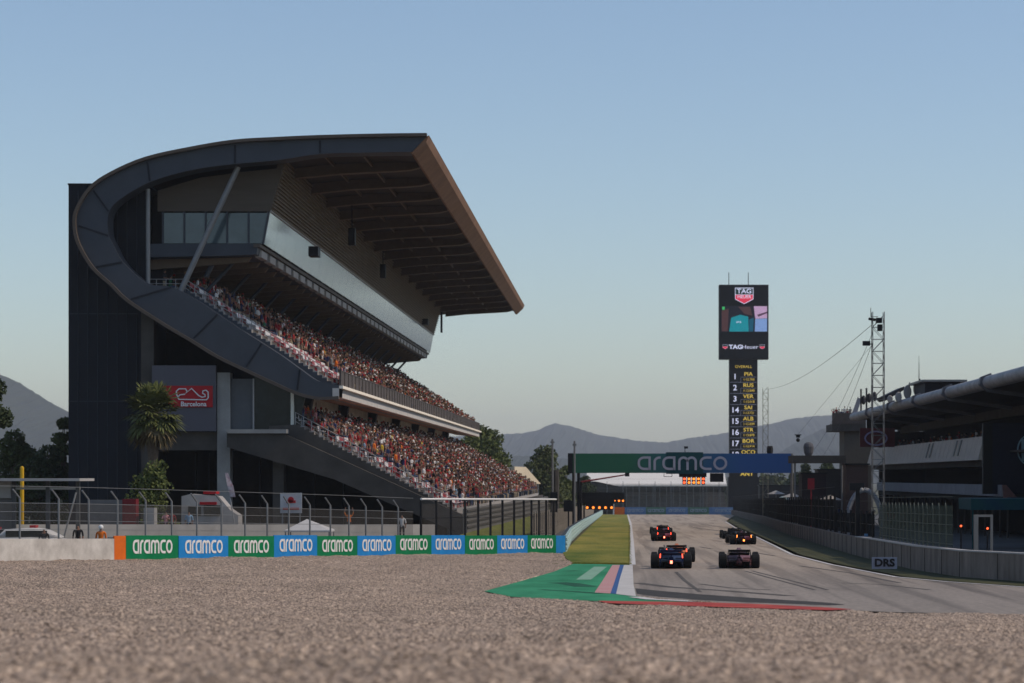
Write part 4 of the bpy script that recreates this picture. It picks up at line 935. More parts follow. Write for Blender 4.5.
# ------------------------------------------------------------------ trees
M_bark = mat('bark', (.09, .065, .045), .95, color2=(.15, .11, .08), scale=6, bump=.5)
def leafmat(name, a, b):
    m = mat(name, a, .75, color2=b, scale=.9); m.node_tree.nodes['Principled BSDF'].inputs['Specular IOR Level'].default_value = .25
    return m
LF = [leafmat('olive_leaves', (.06, .08, .018), (.13, .15, .04)), leafmat('dark_leaves', (.025, .04, .014), (.06, .075, .026)), leafmat('pine_leaves', (.05, .065, .02), (.10, .115, .035))]
def tree(x, Y, h, wd, label, lm=0, n=4500, leaf=.22, crown0=.25, group=None, seed=0, z0=None, cat='tree', name='tree'):
    rn = np.random.default_rng(seed+31); z0 = gz(Y) if z0 is None else z0
    r = empty(name, (x, Y, z0), label, cat, group)
    b = MB(); b.tube((0, 0, -.3), (0, 0, h*.45), wd*.045, wd*.03, 8)
    K = 26; cl = []
    for k in range(K):
        a = rn.uniform(0, 6.28); u = rn.uniform(crown0+.08, .93); prof_ = math.sin(math.pi*min(1, (u-crown0+.18)/(1.12-crown0)))**.6
        rad = rn.uniform(.1, .8)*wd/2*prof_; c = np.array([math.cos(a)*rad, math.sin(a)*rad, u*h]); cl.append((c, rn.uniform(.15, .27)*wd*(1.15-.4*u)))
        b.tube((0, 0, h*min(.45, u*.6)), c, wd*.018, wd*.006, 5)
    obj('trunk', b, M_bark, r, world=False)
    C = np.array([c for c, _ in cl]); Rr = np.array([q for _, q in cl]); ki = rn.integers(0, K, n)
    d = rn.normal(size=(n, 3)); d /= np.linalg.norm(d, axis=1)[:, None]; rad = Rr[ki]*rn.uniform(.35, 1.08, n)**.7
    P = C[ki]+d*rad[:, None]*np.array([1, 1, .8]); P[:, 2] = np.maximum(P[:, 2], h*crown0*.7)
    u_ = rn.normal(size=(n, 3)); u_ /= np.linalg.norm(u_, axis=1)[:, None]; v_ = np.cross(u_, rn.normal(size=(n, 3))); v_ /= np.linalg.norm(v_, axis=1)[:, None]; s = leaf*rn.uniform(.6, 1.4, n)[:, None]
    VV = np.stack([P-u_*s, P+v_*s*.6, P+u_*s, P-v_*s*.6], 1).reshape(-1, 3)
    me = bpy.data.meshes.new('crown'); me.from_pydata(VV.tolist(), [], np.arange(4*n).reshape(-1, 4).tolist()); me.materials.append(LF[lm]); obj('crown', me, None, r, world=False)
    return r
def ptree(px, ytop, Y, wpx, *a, **k):
    top = W(px, ytop, Y); tree(top.x, Y, top.z-gz(Y), wpx*Y/F, *a, **k)
ptree(484, 428, 420, 74, 'bushy olive green tree right behind the far end of the grandstand', lm=0, n=9000, leaf=.34, crown0=.2, seed=1)
ptree(466, 432, 400, 56, 'darker tree half hidden by the far end of the lower tier', lm=0, n=6000, leaf=.3, crown0=.2, seed=2)
ptree(508, 464, 440, 40, 'low bush at the end of the stand left of the cream tent', lm=0, n=3000, leaf=.3, crown0=.1, seed=3)
ptree(546, 449, 430, 54, 'tall round tree behind the cream tent', lm=2, n=7000, leaf=.32, crown0=.15, seed=4)
ptree(566, 463, 440, 26, 'olive tree between the masts left of the gantry', lm=0, n=3500, leaf=.3, crown0=.1, seed=5)
ptree(527, 462, 460, 30, 'small dark tree above the cream tent', lm=1, n=3000, leaf=.3, crown0=.1, seed=6)
ptree(585, 476, 520, 26, 'low dark tree behind the starting lights', lm=1, n=2500, leaf=.3, crown0=.1, seed=8)
ptree(64, 410, 205, 34, 'slender pine beside the dark block at the left', lm=2, n=6000, leaf=.16, crown0=.25, seed=9)
ptree(15, 430, 215, 62, 'broad olive tree behind the shelter frame at the left edge', lm=2, n=8000, leaf=.18, crown0=.2, seed=10)
ptree(44, 446, 200, 60, 'dark round tree between the broad olive tree and the pine', lm=1, n=7000, leaf=.18, crown0=.1, seed=11)
ptree(84, 462, 190, 46, 'dark shrub at the foot of the stair block', lm=1, n=4000, leaf=.16, crown0=.05, seed=12)
ptree(-16, 362, 150, 60, 'tall tree whose dark branch reaches in at the left edge', lm=1, n=6000, leaf=.14, crown0=.55, seed=13)
ptree(155, 462, 166, 62, 'leafy shrub under the palm tree', lm=0, n=6000, leaf=.13, crown0=.05, seed=14, name='shrub', cat='shrub')
for i, (px, yt, wpx, lm) in enumerate(((806, 463, 34, 1), (828, 458, 30, 2), (850, 452, 26, 1))):
    ptree(px, yt, 470, wpx, ('dark tree behind the flat canopy roof', 'olive tree right of the flat canopy roof', 'dark tree at the end of the pit building')[i], lm=lm, n=2500, leaf=.3, crown0=.1, seed=20+i)
for i, px in enumerate((-60, -20, 20, 60, 598, 640, 680, 715, 770, 800, 835)):
    Y = 760+(i % 3)*40; yt = 474+(i % 4)*1.5 if i > 3 else 462+i*2
    ptree(px, yt, Y, 50, 'dark distant tree, %s from the left in the belt far behind the circuit' % ORD[i], lm=1, n=1500, leaf=.8, crown0=.05, seed=40+i, group='distant tree belt')
# palm
pb_ = W(153, 0, 172); zt_ = W(0, 412, 172).z; z0 = gz(172)
r = empty('palm_tree', (pb_.x, 172, z0), 'fan palm tree with drooping lower fronds in front of the dark facade', 'palm tree')
b = MB(); hh_ = zt_-z0; zr = [0, .2, .4, .6, .8, 1]
for a, c in zip(zr[:-1], zr[1:]): b.tube((0, 0, a*hh_), (0, 0, c*hh_), .32 if a < .7 else .42, .30 if c < .7 else .45, 10)
obj('trunk', b, M_bark, r, world=False)
rn = random.Random(5); fr_ = MB()
for k in range(150):
    az = rn.uniform(0, 6.283); el = rn.uniform(-75, 78) if k > 20 else rn.uniform(-80, -30); L = rn.uniform(1.7, 2.6); e = R(el)
    d = Vector((math.cos(az)*math.cos(e), math.sin(az)*math.cos(e), math.sin(e))); base = Vector((0, 0, hh_))+d*.15; hub = base+d*L*.55+Vector((0, 0, -.08))
    fr_.mi = 0; fr_.tube(base, hub, .03, .02, 4)
    side_v = d.cross(Vector((0, 0, 1))); side_v = side_v.normalized() if side_v.length > .1 else Vector((1, 0, 0)); upv = side_v.cross(d)
    fr_.mi = 1 if (el < -45) else 0
    for j in range(15):
        a = R(-100+200*j/14); t = (d*math.cos(a)+side_v*math.sin(a)+upv*rn.uniform(-.12, .25)).normalized(); l = L*.52*(1-.25*abs(a)/1.75)*rn.uniform(.85, 1.1)
        tip = hub+t*l+Vector((0, 0, -.20*l)); mid = hub+t*l*.55; wv_ = t.cross(upv).normalized()*.055
        fr_.add([hub, mid+wv_*1.6, tip, mid-wv_*1.6], [(0, 1, 2, 3)])
obj('fronds', fr_, [leafmat('palm_leaves', (.055, .07, .018), (.16, .17, .05)), mat('dry_fronds', (.16, .12, .06), .8)], r, world=False)

# ------------------------------------------------------------------ cream tent, masts, boxes left of the gantry
Y = 385; A_ = W(514.5, 466.5, Y); B_ = W(526, 467, Y+6); C_ = W(541, 484, Y+16); D_ = W(515.5, 482.5, Y)
r = empty('marquee', (A_.x, Y, gz(Y)), 'cream peaked marquee roof at the far end of the grandstand', 'tent')
b = MB(); bk = [p+Vector((-6, 3, -.6)) for p in (A_, B_, C_, D_)]; b.add([A_, B_, C_, D_]+bk, [(3, 2, 1, 0), (4, 5, 6, 7), (0, 1, 5, 4), (1, 2, 6, 5), (2, 3, 7, 6), (3, 0, 4, 7)]); obj('canopy', b, mat('cream_canvas', (.62, .52, .38), .7, var=.05), r)
b = MB(); 
for p in (D_, C_): b.tube((p.x, Y+1, gz(Y)), (p.x, Y+1, p.z), .12)
obj('pole', b, M_pole, r)
def pole(px, y0, Y, rad, label, m=M_pole, base=None):
    v = W(px, y0, Y); return tag(obj('mast', MB().tube((v.x, Y, v.z), (v.x, Y, gz(Y)-.1 if base is None else base), rad, n=8).box(v.x-rad*2, v.x+rad*2, Y-.1, Y+.1, v.z-.5, v.z-.3), m), label, 'mast')
pole(552.5, 439, 300, .13, 'thin grey mast rising left of the gantry end'); pole(574.5, 441, 255, .10, 'slim mast standing in front of the gantry end'); pole(555.5, 470, 330, .5, 'thick pale column left of the gantry', M_concd)
v = W(554, 505, 200); r = empty('loudspeaker', (v.x, 200, gz(200)), 'tall black speaker column on a post beside the framed fence', 'loudspeaker'); obj('housing', MB().box(v.x-.3, v.x+.3, 199.7, 200.3, v.z-.6, v.z+1.1), M_black, r); obj('post', MB().tube((v.x, 200, gz(200)-.1), (v.x, 200, v.z-.6), .08), M_black, r)
v = W(568.5, 506, 215); r = empty('display_panel', (v.x, 215, gz(215)), 'black back of a display panel on a pole left of the start lights', 'panel'); obj('panel', MB().box(v.x-.42, v.x+.42, 214.8, 215.2, v.z-.5, v.z+.5), M_black, r); obj('post', MB().tube((v.x, 215, gz(215)-.1), (v.x, 215, v.z-.5), .07), M_black, r)

# ------------------------------------------------------------------ start gantry
Y = 267.; gx0, gx1 = (569-VX)*Y/F, (790.5-VX)*Y/F; g1, g0 = W(0, 453.5, Y).z, W(0, 473, Y).z
def grad():
    m = bpy.data.materials.new('green_to_blue_print'); m.use_nodes = True; n = m.node_tree; b = n.nodes['Principled BSDF']; b.inputs['Roughness'].default_value = .5
    tc = n.nodes.new('ShaderNodeTexCoord'); s = n.nodes.new('ShaderNodeSeparateXYZ'); mr = n.nodes.new('ShaderNodeMapRange'); mr.inputs[1].default_value = gx0; mr.inputs[2].default_value = gx1
    rr = n.nodes.new('ShaderNodeValToRGB'); e = rr.color_ramp.elements; e[0].position = .28; e[0].color = (.0, .12, .055, 1); e[1].position = .78; e[1].color = (.005, .075, .27, 1)
    n.links.new(tc.outputs['Object'], s.inputs[0]); n.links.new(s.outputs[0], mr.inputs[0]); n.links.new(mr.outputs[0], rr.inputs[0]); n.links.new(rr.outputs[0], b.inputs['Base Color']); return m
r = empty('start_gantry', (6, Y, gz(Y)), 'green and blue sponsor gantry spanning the track', 'gantry')
bn = obj('banner', MB().box(gx0, gx1, Y-.5, Y+.9, g0, g1), grad(), r)
obj('end_cap', MB().box(gx0-.12, gx0+.45, Y-.56, Y+1, g0-.02, g1+.03), M_black, r)
obj('top_hatch', MB().box((666-VX)*Y/F, (703-VX)*Y/F, Y-.54, Y+.5, g0-.1, g1+.14), mat('teal_plate', (.004, .06, .07), .5), r)
b = word(MB(), (682.5-VX)*Y/F, (g0+g1)/2, 1.52, 10.0, Y-.60, Y-.545, .17); obj('lettering', b, M_glet, bn)
for px in (573.5, 578.5, 792):
    x = (px-VX)*Y/F; obj('leg', MB().tube((x, Y+.5, gz(Y)-.2), (x, Y+.5, g0+.6 if px < 790 else g1), .16, n=8), M_black if px < 790 else M_pole, r)
obj('camera_bracket', MB().tube(((685-VX)*Y/F, Y, g1), ((685-VX)*Y/F, Y, g1+.75), .04).box((684-VX)*Y/F, (688-VX)*Y/F, Y-.2, Y+.2, g1+.55, g1+.8), M_black, r)
M_lamp = mat('lit_orange_lamp', (.8, .2, .03), .4, emit=(1, .24, .03, 2.2)); M_lampr = mat('lit_red_lamp', (.8, .1, .03), .4, emit=(1, .10, .03, 2.6))
lr = obj('light_rig', MB().box((679-VX)*Y/F, (706.5-VX)*Y/F, Y-.2, Y+.2, g0-.45, g0+.02), M_black, r)
for k in range(5):
    x = (684.2+k*4.75-VX)*Y/F; lb = obj('light_column', MB().box(x-.2, x+.2, Y-.35, Y-.02, g0-1.30, g0-.45), M_black, lr)
    b = MB()
    for z in (-.68, -1.08): b.tube((x, Y-.40, g0+z), (x, Y-.35, g0+z), .17, n=10)
for k in range(5):
    x = (684.2+k*4.75-VX)*Y/F; b = MB()
    for z in (-.66, -1.06): b.tube((x, Y-.42, g0+z), (x, Y-.352, g0+z), .14, n=10)
    obj('signal_lamp', b, M_lampr if k in (0, 4) else M_lamp, lr)
obj('hanging_panel', MB().box((710-VX)*Y/F, (723.5-VX)*Y/F, Y-.1, Y+.2, W(0, 482, Y).z, g0-.02), M_black, r)
obj('bracket_frame', MB().path([((664-VX)*Y/F, Y, g0), ((664-VX)*Y/F, Y, g0-.4), ((672-VX)*Y/F, Y, g0-.4), ((672-VX)*Y/F, Y, g0)], .03), M_black, r)
# start lights on the left
Y = 330.
r = empty('start_lights', ((600-VX)*Y/F, Y, gz(Y)), 'black start light panel with a row of orange lamps above the teal barrier', 'traffic light')
obj('housing', MB().box((585.5-VX)*Y/F, (613.5-VX)*Y/F, Y, Y+.4, W(0, 509.5, Y).z, W(0, 497, Y).z), M_black, r)
obj('upper_housing', MB().box((578-VX)*Y/F, (624.5-VX)*Y/F, Y+.5, Y+.9, W(0, 503, Y).z, W(0, 492.5, Y).z), M_black, r)
for k in range(5): v = W(587.2+k*6.1, 507.6, Y); obj('signal_lamp', MB().tube((v.x, Y-.08, v.z), (v.x, Y-.003, v.z), .17, n=12), M_lamp, r)
for k in range(3): v = W(615+k*4, 500.8, Y); obj('signal_lamp', MB().tube((v.x, Y+.42, v.z), (v.x, Y+.495, v.z), 14/100 if k else .08, n=12), M_lamp, r)
obj('post', MB().tube(((584-VX)*Y/F, Y+.7, gz(Y)), ((584-VX)*Y/F, Y+.7, W(0, 492, Y).z), .12), M_black, r)
# camera crane
Y = 300.; r = empty('camera_crane', ((584-VX)*Y/F, Y, gz(Y)), 'red camera crane arm reaching right under the gantry banner', 'crane')
a, c = W(581, 482, Y), W(627, 474.5, Y)
obj('arm', MB().tube(a, c, .12, .08), mat('dull_red_paint', (.22, .03, .03), .6), r); obj('head', MB().box(c.x-.25, c.x+.3, Y-.3, Y+.3, c.z-.25, c.z+.35), M_black, r); obj('post', MB().tube(a, (a.x, Y, gz(Y)), .14), M_black, r)

# ------------------------------------------------------------------ timing tower
Y = 598.; s_ = Y/F; X = lambda px: (px-VX)*s_; Z = lambda py: H-(py-VY)*s_
r = empty('timing_tower', (X(744), Y, gz(Y)), 'tall black timing tower with video screen on top beyond the gantry', 'tower')
colm = obj('column', MB().box(X(729.3), X(757.6), Y, Y+3, gz(Y)-.3, Z(358)), M_black, r)
scr = obj('screen_housing', MB().box(X(719), X(768.3), Y-1, Y+3.2, Z(359.3), Z(285)), M_black, r)
for px in (729, 748.5): obj('antenna', MB().tube((X(px), Y+1, Z(285)), (X(px), Y+1, Z(272)), .09), M_black, r)
M_sw = mat('white_led', (.7, .7, .8), .5, emit=(.75, .75, .95, .55)); M_sy = mat('yellow_led', (.7, .5, .1), .5, emit=(.8, .55, .08, .55)); M_sr = mat('red_led', (.6, .05, .08), .5, emit=(.8, .04, .09, .7))
yf = Y-1.02
def led(c, st=.5): return mat('led_%d_%d_%d' % tuple(int(v*99) for v in c), c, .5, emit=(*c, st), var=.15, scale=1.5)
pic = obj('video_picture', MB().box(X(721), X(767), yf-.02, yf, Z(332), Z(306.3)), led((.02, .02, .03), .3), scr)
def quadp(name, pts, m, d=.05): return obj(name, MB().prism([(X(a), Z(b)) for a, b in pts], yf-d, yf-d+.02), m, pic)
quadp('picture_area', [(753.5,306.5),(766.8,306.5),(766.8,318.5),(755,319)], led((.55, .34, .50), .6)); quadp('picture_area', [(755,319.2),(766.8,318.7),(766.8,331.8),(754.5,331.8)], led((.22, .34, .60), .6))
quadp('picture_area', [(731,318),(740,315),(748,317),(748.5,331.8),(729,331.8)], led((.01, .26, .30), .6)); quadp('picture_area', [(748.8,320),(753.5,318),(753,331.8),(749,331.8)], led((.01, .10, .16), .5))
quadp('picture_area', [(722,307),(724.5,307),(724.5,310),(722,310)], led((.05, .45, .12), .7)); quadp('picture_area', [(721.5,311),(728.5,309),(727.5,331.5),(721.5,331.5)], led((.10, .045, .045), .4))
quadp('picture_area', [(738,307),(750,307),(752,316),(744,314)], led((.12, .06, .06), .3)); quadp('picture_area', [(757,315),(766.8,312),(766.8,313.5),(758,317)], led((.12, .06, .10), .4), .09)
def T(s, px, py, hpx, m, par, sx=1.0, bold=.0, yy_=None):
    o = text('lettering', s, hpx*s_*1.38, (0, 0, 0), m, par, depth=.02, bold=bold, sx=sx); o.location = Vector((X(px), (yf if yy_ is None else yy_)-.08, Z(py)))-wpos(par); return o
T('ara', 738.5, 322, 3, M_sw, pic)
# shield emblem
def shield(cx, cy, k, par, words):
    g_ = lambda pts: [(X(cx+a*k), Z(cy+b*k)) for a, b in pts]
    obj('emblem_border', MB().prism(g_([(-9.2,-8),(9.2,-8),(9.2,3.6),(0,8.4),(-9.2,3.6)]), yf-.03, yf-.005), M_sw, par)
    obj('emblem_top', MB().prism(g_([(-8.6,-7.3),(8.6,-7.3),(8.6,-1.2),(-8.6,-1.2)]), yf-.05, yf-.035), led((.015, .05, .04), .3), par)
    obj('emblem_base', MB().prism(g_([(-8.6,-.8),(8.6,-.8),(8.6,3.2),(0,7.7),(-8.6,3.2)]), yf-.05, yf-.035), M_sr, par)
    if words: T('TAG', cx, cy-4.3*k, 4.6, M_sw, par, 1.15, .03); T('HEUER', cx, cy+1.2*k, 3.3, M_sw, par, 1.0, .01)
shield(744, 296, 1.0, scr, True)
T('TAG', 735.4, 347.3, 4.2, M_sw, scr, 1.15, .05); T('Heuer', 749.8, 347.3, 3.9, M_sw, scr, 1.2, .0)
for px in (725, 762): shield(px, 347, .27, scr, False)
yc = Y-.02
T('OVERALL', 743.5, 366.8, 2.7, M_sy, colm, 1.1, 0, yc)
rows = [('1', 'PIA', '1:12.760'), ('2', 'RUS', '1:12.848'), ('3', 'VER', '1:13.018'), ('14', 'SAI', '1:13.721'), ('15', 'ALB', '1:13.839'), ('16', 'STR', '1:13.870'), ('17', 'BOR', '1:13.914'), ('18', 'OCO', '1:14.005')]
b = MB()
for i, (nn_, cc, tt) in enumerate(rows):
    yc0 = 377+i*11.15
    T(nn_, 735, yc0-.2, 5.6, M_sw, colm, 1.05, .03, yc); T(cc, 748.3, yc0-2.8, 3.8, M_sy, colm, 1.15, .015, yc); T(tt, 748.8, yc0+2.5, 2.4, M_sy, colm, 1.0, 0, yc)
    b.box(X(730), X(757), yc-.03, yc-.005, Z(yc0+5.4), Z(yc0+5.05)); b.box(X(740.6), X(740.9), yc-.03, yc-.005, Z(yc0+5), Z(yc0+.2)); b.box(X(740.9), X(756.5), yc-.03, yc-.005, Z(yc0+.2), Z(yc0-.1))
obj('row_divider', b, mat('dim_led', (.3, .3, .35), .5, emit=(.3, .3, .4, .2)), colm)
T('ANT', 747, 474, 4, M_sy, colm, 1.15, .04, yc)
obj('base_box', MB().box(X(728), X(759), Y-2, Y+3.5, gz(Y)-.3, Z(477)), M_black, r)

# ------------------------------------------------------------------ lattice masts, cable, cameras
def lattice(px, y0, Y, wd, label, m=M_pole, step=1.0):
    v = W(px, y0, Y); zb = gz(Y)-.1; r = empty('lattice_mast', (v.x, Y, zb), label, 'mast'); b = MB(); h = wd/2; rr = .026 if wd < 1 else .05
    for sx in (-h, h):
        for sy in (-h, h): b.tube((v.x+sx, Y+sy, zb), (v.x+sx, Y+sy, v.z), rr, n=5)
    obj('upright', b, m, r); b = MB(); z = zb; k = 0
    while z < v.z-step*.5:
        for sy in (-h, h):
            s = 1 if k % 2 else -1; b.tube((v.x-h*s, Y+sy, z), (v.x+h*s, Y+sy, z+step), rr*.7, n=4); b.tube((v.x-h, Y+sy, z), (v.x+h, Y+sy, z), rr*.7, n=4)
        for sx in (-h, h): b.tube((v.x+sx, Y-h, z), (v.x+sx, Y+h, z+step), rr*.7, n=4)
        z += step; k += 1
    obj('bracing', b, m, r); return r, v
r, v = lattice(878, 312, 150, .72, 'tall lattice mast behind the pit wall on the right', mat('mast_steel', (.12, .12, .12), .45, metal=.2), .75)
obj('camera', MB().box(v.x-.15, v.x+.2, 149.4, 150.0, v.z-.7, v.z-.4).tube((v.x-.2, 149.8, v.z-.5), (v.x-.6, 149.6, v.z-.45), .09).box(v.x-.05, v.x+.22, 149.5, 150, v.z-1.2, v.z-.8), M_black, r)
obj('antenna', MB().tube((v.x-.45, 150, v.z-.3), (v.x-.45, 150, v.z+.25), .02).tube((v.x-.45, 150, v.z-.3), (v.x, 150, v.z-.3), .02), M_black, r)
x, z = v.x, W(0, 344, 150).z; obj('junction_box', MB().box(x-.95, x-.5, 149.8, 150.2, z-.1, z+.18).tube((x-.5, 150, z), (x-.3, 150, z), .03), M_black, r)
r2_, v2 = lattice(765.5, 389, 345, .75, 'second lattice mast standing just behind the right end of the gantry', mat('yellowish_galvanised', (.20, .19, .14), .5), .9)
obj('antenna_dish', MB().tube((v2.x+.3, 344.6, W(0, 450, 345).z), (v2.x+.9, 344.4, W(0, 450, 345).z), .6, n=10), M_dark, r2_)
def cable(name, A_, B_, sag, rad, label):
    A_, B_ = Vector(A_), Vector(B_); pts = [A_.lerp(B_, t)-Vector((0, 0, sag*4*t*(1-t))) for t in [i/16 for i in range(17)]]
    return tag(obj(name, MB().path(pts, rad, 4), M_black), label, 'cable')
cable('cable', (v.x-.4, 150, W(0, 325, 150).z), (v2.x, 345, v2.z), 1.0, .016, 'sagging cable strung between the two lattice masts')
cable('cable', (v.x-.4, 150, W(0, 335, 150).z), W(812, 452, 300), .8, .014, 'upper of two guy cables dropping left from the tall mast')
cable('cable', (v.x-.4, 150, W(0, 345, 150).z), W(820, 460, 280), .8, .014, 'lower of two guy cables dropping left from the tall mast')
v = W(798, 437, 200); b = MB().box(v.x-.16, v.x+.16, 199.8, 200.2, v.z-.05, v.z+.15).ball((v.x, 200, v.z-.25), .17).tube((v.x-.28, 200, v.z+.18), (v.x+.28, 200, v.z+.18), .04)
r = empty('aerial_camera', v, 'black aerial camera hanging on wires right of the timing tower', 'camera'); obj('housing', b, M_black, r)
obj('wire', MB().tube((v.x, 200, v.z+.2), W(872, 345, 152), .008, n=4), M_black, r)

# ------------------------------------------------------------------ end of the straight
Y = 590.
r = empty('tyre_barrier', (14, Y, gz(Y)), 'line of printed barrier panels closing the far end of the straight', 'barrier')
edges = [(614.5, 'board_orange'), (624.8, 'b'), (646, 'g'), (666, 'b'), (688, 'g'), (709, 'b'), (737.5, None)]
fb = mat('faded_blue_print', (.05, .13, .30), .6, color2=(.16, .25, .38), scale=1.2); fg = mat('faded_green_print', (.04, .14, .09), .6, color2=(.12, .2, .15), scale=1.2)
for (a, c), (b2, _) in zip(edges[:-1], edges[1:]):
    pn = obj('printed_panel', MB().box((a-VX)*Y/F, (b2-VX)*Y/F-.05, Y, Y+.6, gz(Y)-.1, W(0, 507.3, Y).z), {'b': fb, 'g': fg}.get(c, M_orange), r)
    if c in ('b', 'g'): obj('lettering', word(MB(), ((a+b2)/2-VX)*Y/F, (gz(Y)+W(0, 507.3, Y).z)/2+.1, .8, 4.0, Y-.06, Y-.01, .2), mat('faded_letters', (.30, .36, .44), .6), pn)
obj('white_marker', MB().box((613-VX)*Y/F, (614.3-VX)*Y/F, Y-1, Y-.5, gz(Y)-.1, W(0, 504, Y).z), M_white, r)
b = MB().box((600-VX)*Y/F, (614-VX)*Y/F, Y+1, Y+3, gz(Y), gz(Y)+1.9)
fence('far_catch_fence', [((575-VX)*600/F, 600), ((737-VX)*600/F, 600)], 8.2, 'high grey catch fence behind the far barrier panels', M_pole, net_mat('far_netting', (.13, .12, .10), .40), 4.0, 0, gz, cables=5, rp=.06)
Y = 640.; r = empty('far_grandstand', (10, Y, gz(Y)), 'distant grandstand with a long white canopy roof at the end of the straight', 'grandstand')
b = MB(); zt_, zl_ = W(0, 475, Y).z, W(0, 486.5, Y).z; xa, xb = (586-VX)*Y/F, (727-VX)*Y/F
b.prism([(xa, 0), (xb, 0), (xb, .3), (xa, .3)], 0, 1); b.v = [(v[0], Y+(0 if v[1] < .5 else 24), (zl_ if v[1] < .5 else zt_+2.2)+v[2]) for v in b.v]; obj('canopy', b, mat('white_canvas', (.75, .72, .66), .6, var=.04, scale=.1, stretch=(1, 1, 1)), r)
b = MB()
for k in range(22): x = xa+(xb-xa)*k/21; b.tube((x, Y+.5, gz(Y)), (x, Y+.5, zl_), .09, n=5)
obj('column', b, M_pole, r)
b = MB()
for k in range(10): b.box(xa, xb, Y+3+k*1.6, Y+4.6+k*1.6, gz(Y)-.3, gz(Y)+1.5+k*.45)
obj('seating', b, mat('dark_terrace', (.10, .095, .09), .8, color2=(.2, .18, .17), scale=.5), r)  # seating steps in mottled dark grey
obj('back_wall', MB().box(xa, xb, Y+20, Y+20.5, gz(Y), zl_+.5), M_dark, r)
Y = 620.; tag(obj('dark_building', MB().box((560-VX)*Y/F, (626-VX)*Y/F, Y, Y+8, gz(Y), W(0, 488, Y).z).prism([((560-VX)*Y/F-.5, W(0, 488, Y).z), ((626-VX)*Y/F, W(0, 488, Y).z), ((596-VX)*Y/F, W(0, 481.5, Y).z), ((570-VX)*Y/F, W(0, 481.5, Y).z)], Y-.3, Y+8.3), M_dark), 'low dark building with pitched roof behind the start lights', 'building')

# ------------------------------------------------------------------ pit wall and its fence
pw = [(27.0, 584), (20.4, 344), (17.2, 255), (14.9, 170), (14.35, 145), (14.2, 115), (14.9, 104), (17.3, 95.5), (26, 84), (50, 66)]
r = empty('pit_wall', (14.3, 145, gz(145)), 'long stained concrete pit wall following the right side of the track', 'wall')
m_pw = mat('stained_pit_wall', (.115, .09, .072), .8, color2=(.26, .21, .18), scale=1.5, stretch=(1, 1, .25), bump=.2)
obj('wall_panel', along(pw, -.3, 1.12, .35), m_pw, r)
obj('coping', along(pw[4:], 1.12, 1.18, .45), M_offw, r)
b = MB()
for p in sample(pw, 4): b.box(p.x-.2, p.x-.16, p.y-.02, p.y+.02, gz(p.y)-.1, gz(p.y)+1.1)
obj('joints', b, M_concd, r)
v = Vector(((883.5-VX)*107/F, 107)); zc = W(0, 562.5, 107).z
r = empty('distance_board', (v.x, 106.6, zc-.27), 'pale grey board lettered DRS at the foot of the pit wall', 'sign')
obj('panel', MB().box(-.56, .56, 0, .05, 0, .52), mat('pale_blue_grey_board', (.20, .22, .28), .6), r, world=False); text('lettering', 'DRS', .46, (0, -.03, .26), M_black, r, bold=.02, sx=1.08)
pf = [(x+.25, y) for x, y in pw[:4]][::-1]
fence('pit_fence', pf, 3.7, 'long dark debris fence above the far part of the pit wall', M_black, M_netd, 5.0, 0, gz, cables=4, rp=.08, netz=1.2)
pg = [(15.0, 139), (14.75, 115), (15.0, 108.5)]
r = fence('pit_catch_fence', pg, 2.9, 'greenish wire catch fence with curved top on the near pit wall', mat('green_grey_post', (.10, .11, .09), .6), M_netg, 1.8, .3, gz, cables=6, rp=.03, netz=1.2, nt=1.3)
# fence between the two
fence('pit_fence', [(15.3, 170), (14.9, 141)], 2.7, 'short dark fence section between the greenish fence and the long one', M_black, M_netd, 4.0, 0, gz, cables=3, rp=.07, netz=1.2)
v = W(854.5, 487, 150)
r = empty('signal_post', (v.x, 148, gz(148)), 'black signal post with a white dome standing at the pit wall', 'post'); zb = gz(148)
obj('post', MB().box(v.x-.12, v.x+.12, 147.9, 148.1, zb, v.z), M_black, r); obj('dome', MB().ball((v.x+.25, 147.9, v.z-.15), .12), M_offw, r); obj('housing', MB().box(v.x-.5, v.x+.4, 148, 148.3, v.z-.2, v.z+.25), M_black, r)
obj('marker', MB().box(v.x-.1, v.x+.1, 143.8-1, 144-1, zb+.1, zb+1.4), mat('pale_blue_marker', (.12, .25, .42), .6), r)
# gate frame and team tent right
Y = 122.; r = empty('gate_frame', ((983-VX)*Y/F, Y, gz(Y)), 'white rectangular gate frame standing behind the near pit wall', 'gate'); xg, xh = (974-VX)*Y/F, (993-VX)*Y/F; zt_ = W(0, 517, Y).z
obj('frame', MB().box(xg, xg+.22, Y, Y+.2, gz(Y), zt_).box(xh-.12, xh, Y, Y+.2, gz(Y), zt_).box(xg, xh, Y, Y+.2, zt_, zt_+.12), mat('dim_gate_frame', (.24, .22, .20), .6), r)
for i, (px, py) in enumerate(((961, 526), (987.5, 528.5))):
    v = W(px, py, 128); r = empty('warning_light', (v.x, 128, gz(128)), ('small red light left of the white gate frame', 'red light seen through the white gate frame')[i], 'light'); obj('lamp', MB().ball(v, .06), M_lampr, r); obj('post', MB().tube((v.x, 128, gz(128)), (v.x, 128, v.z-.14), .04), M_black, r)

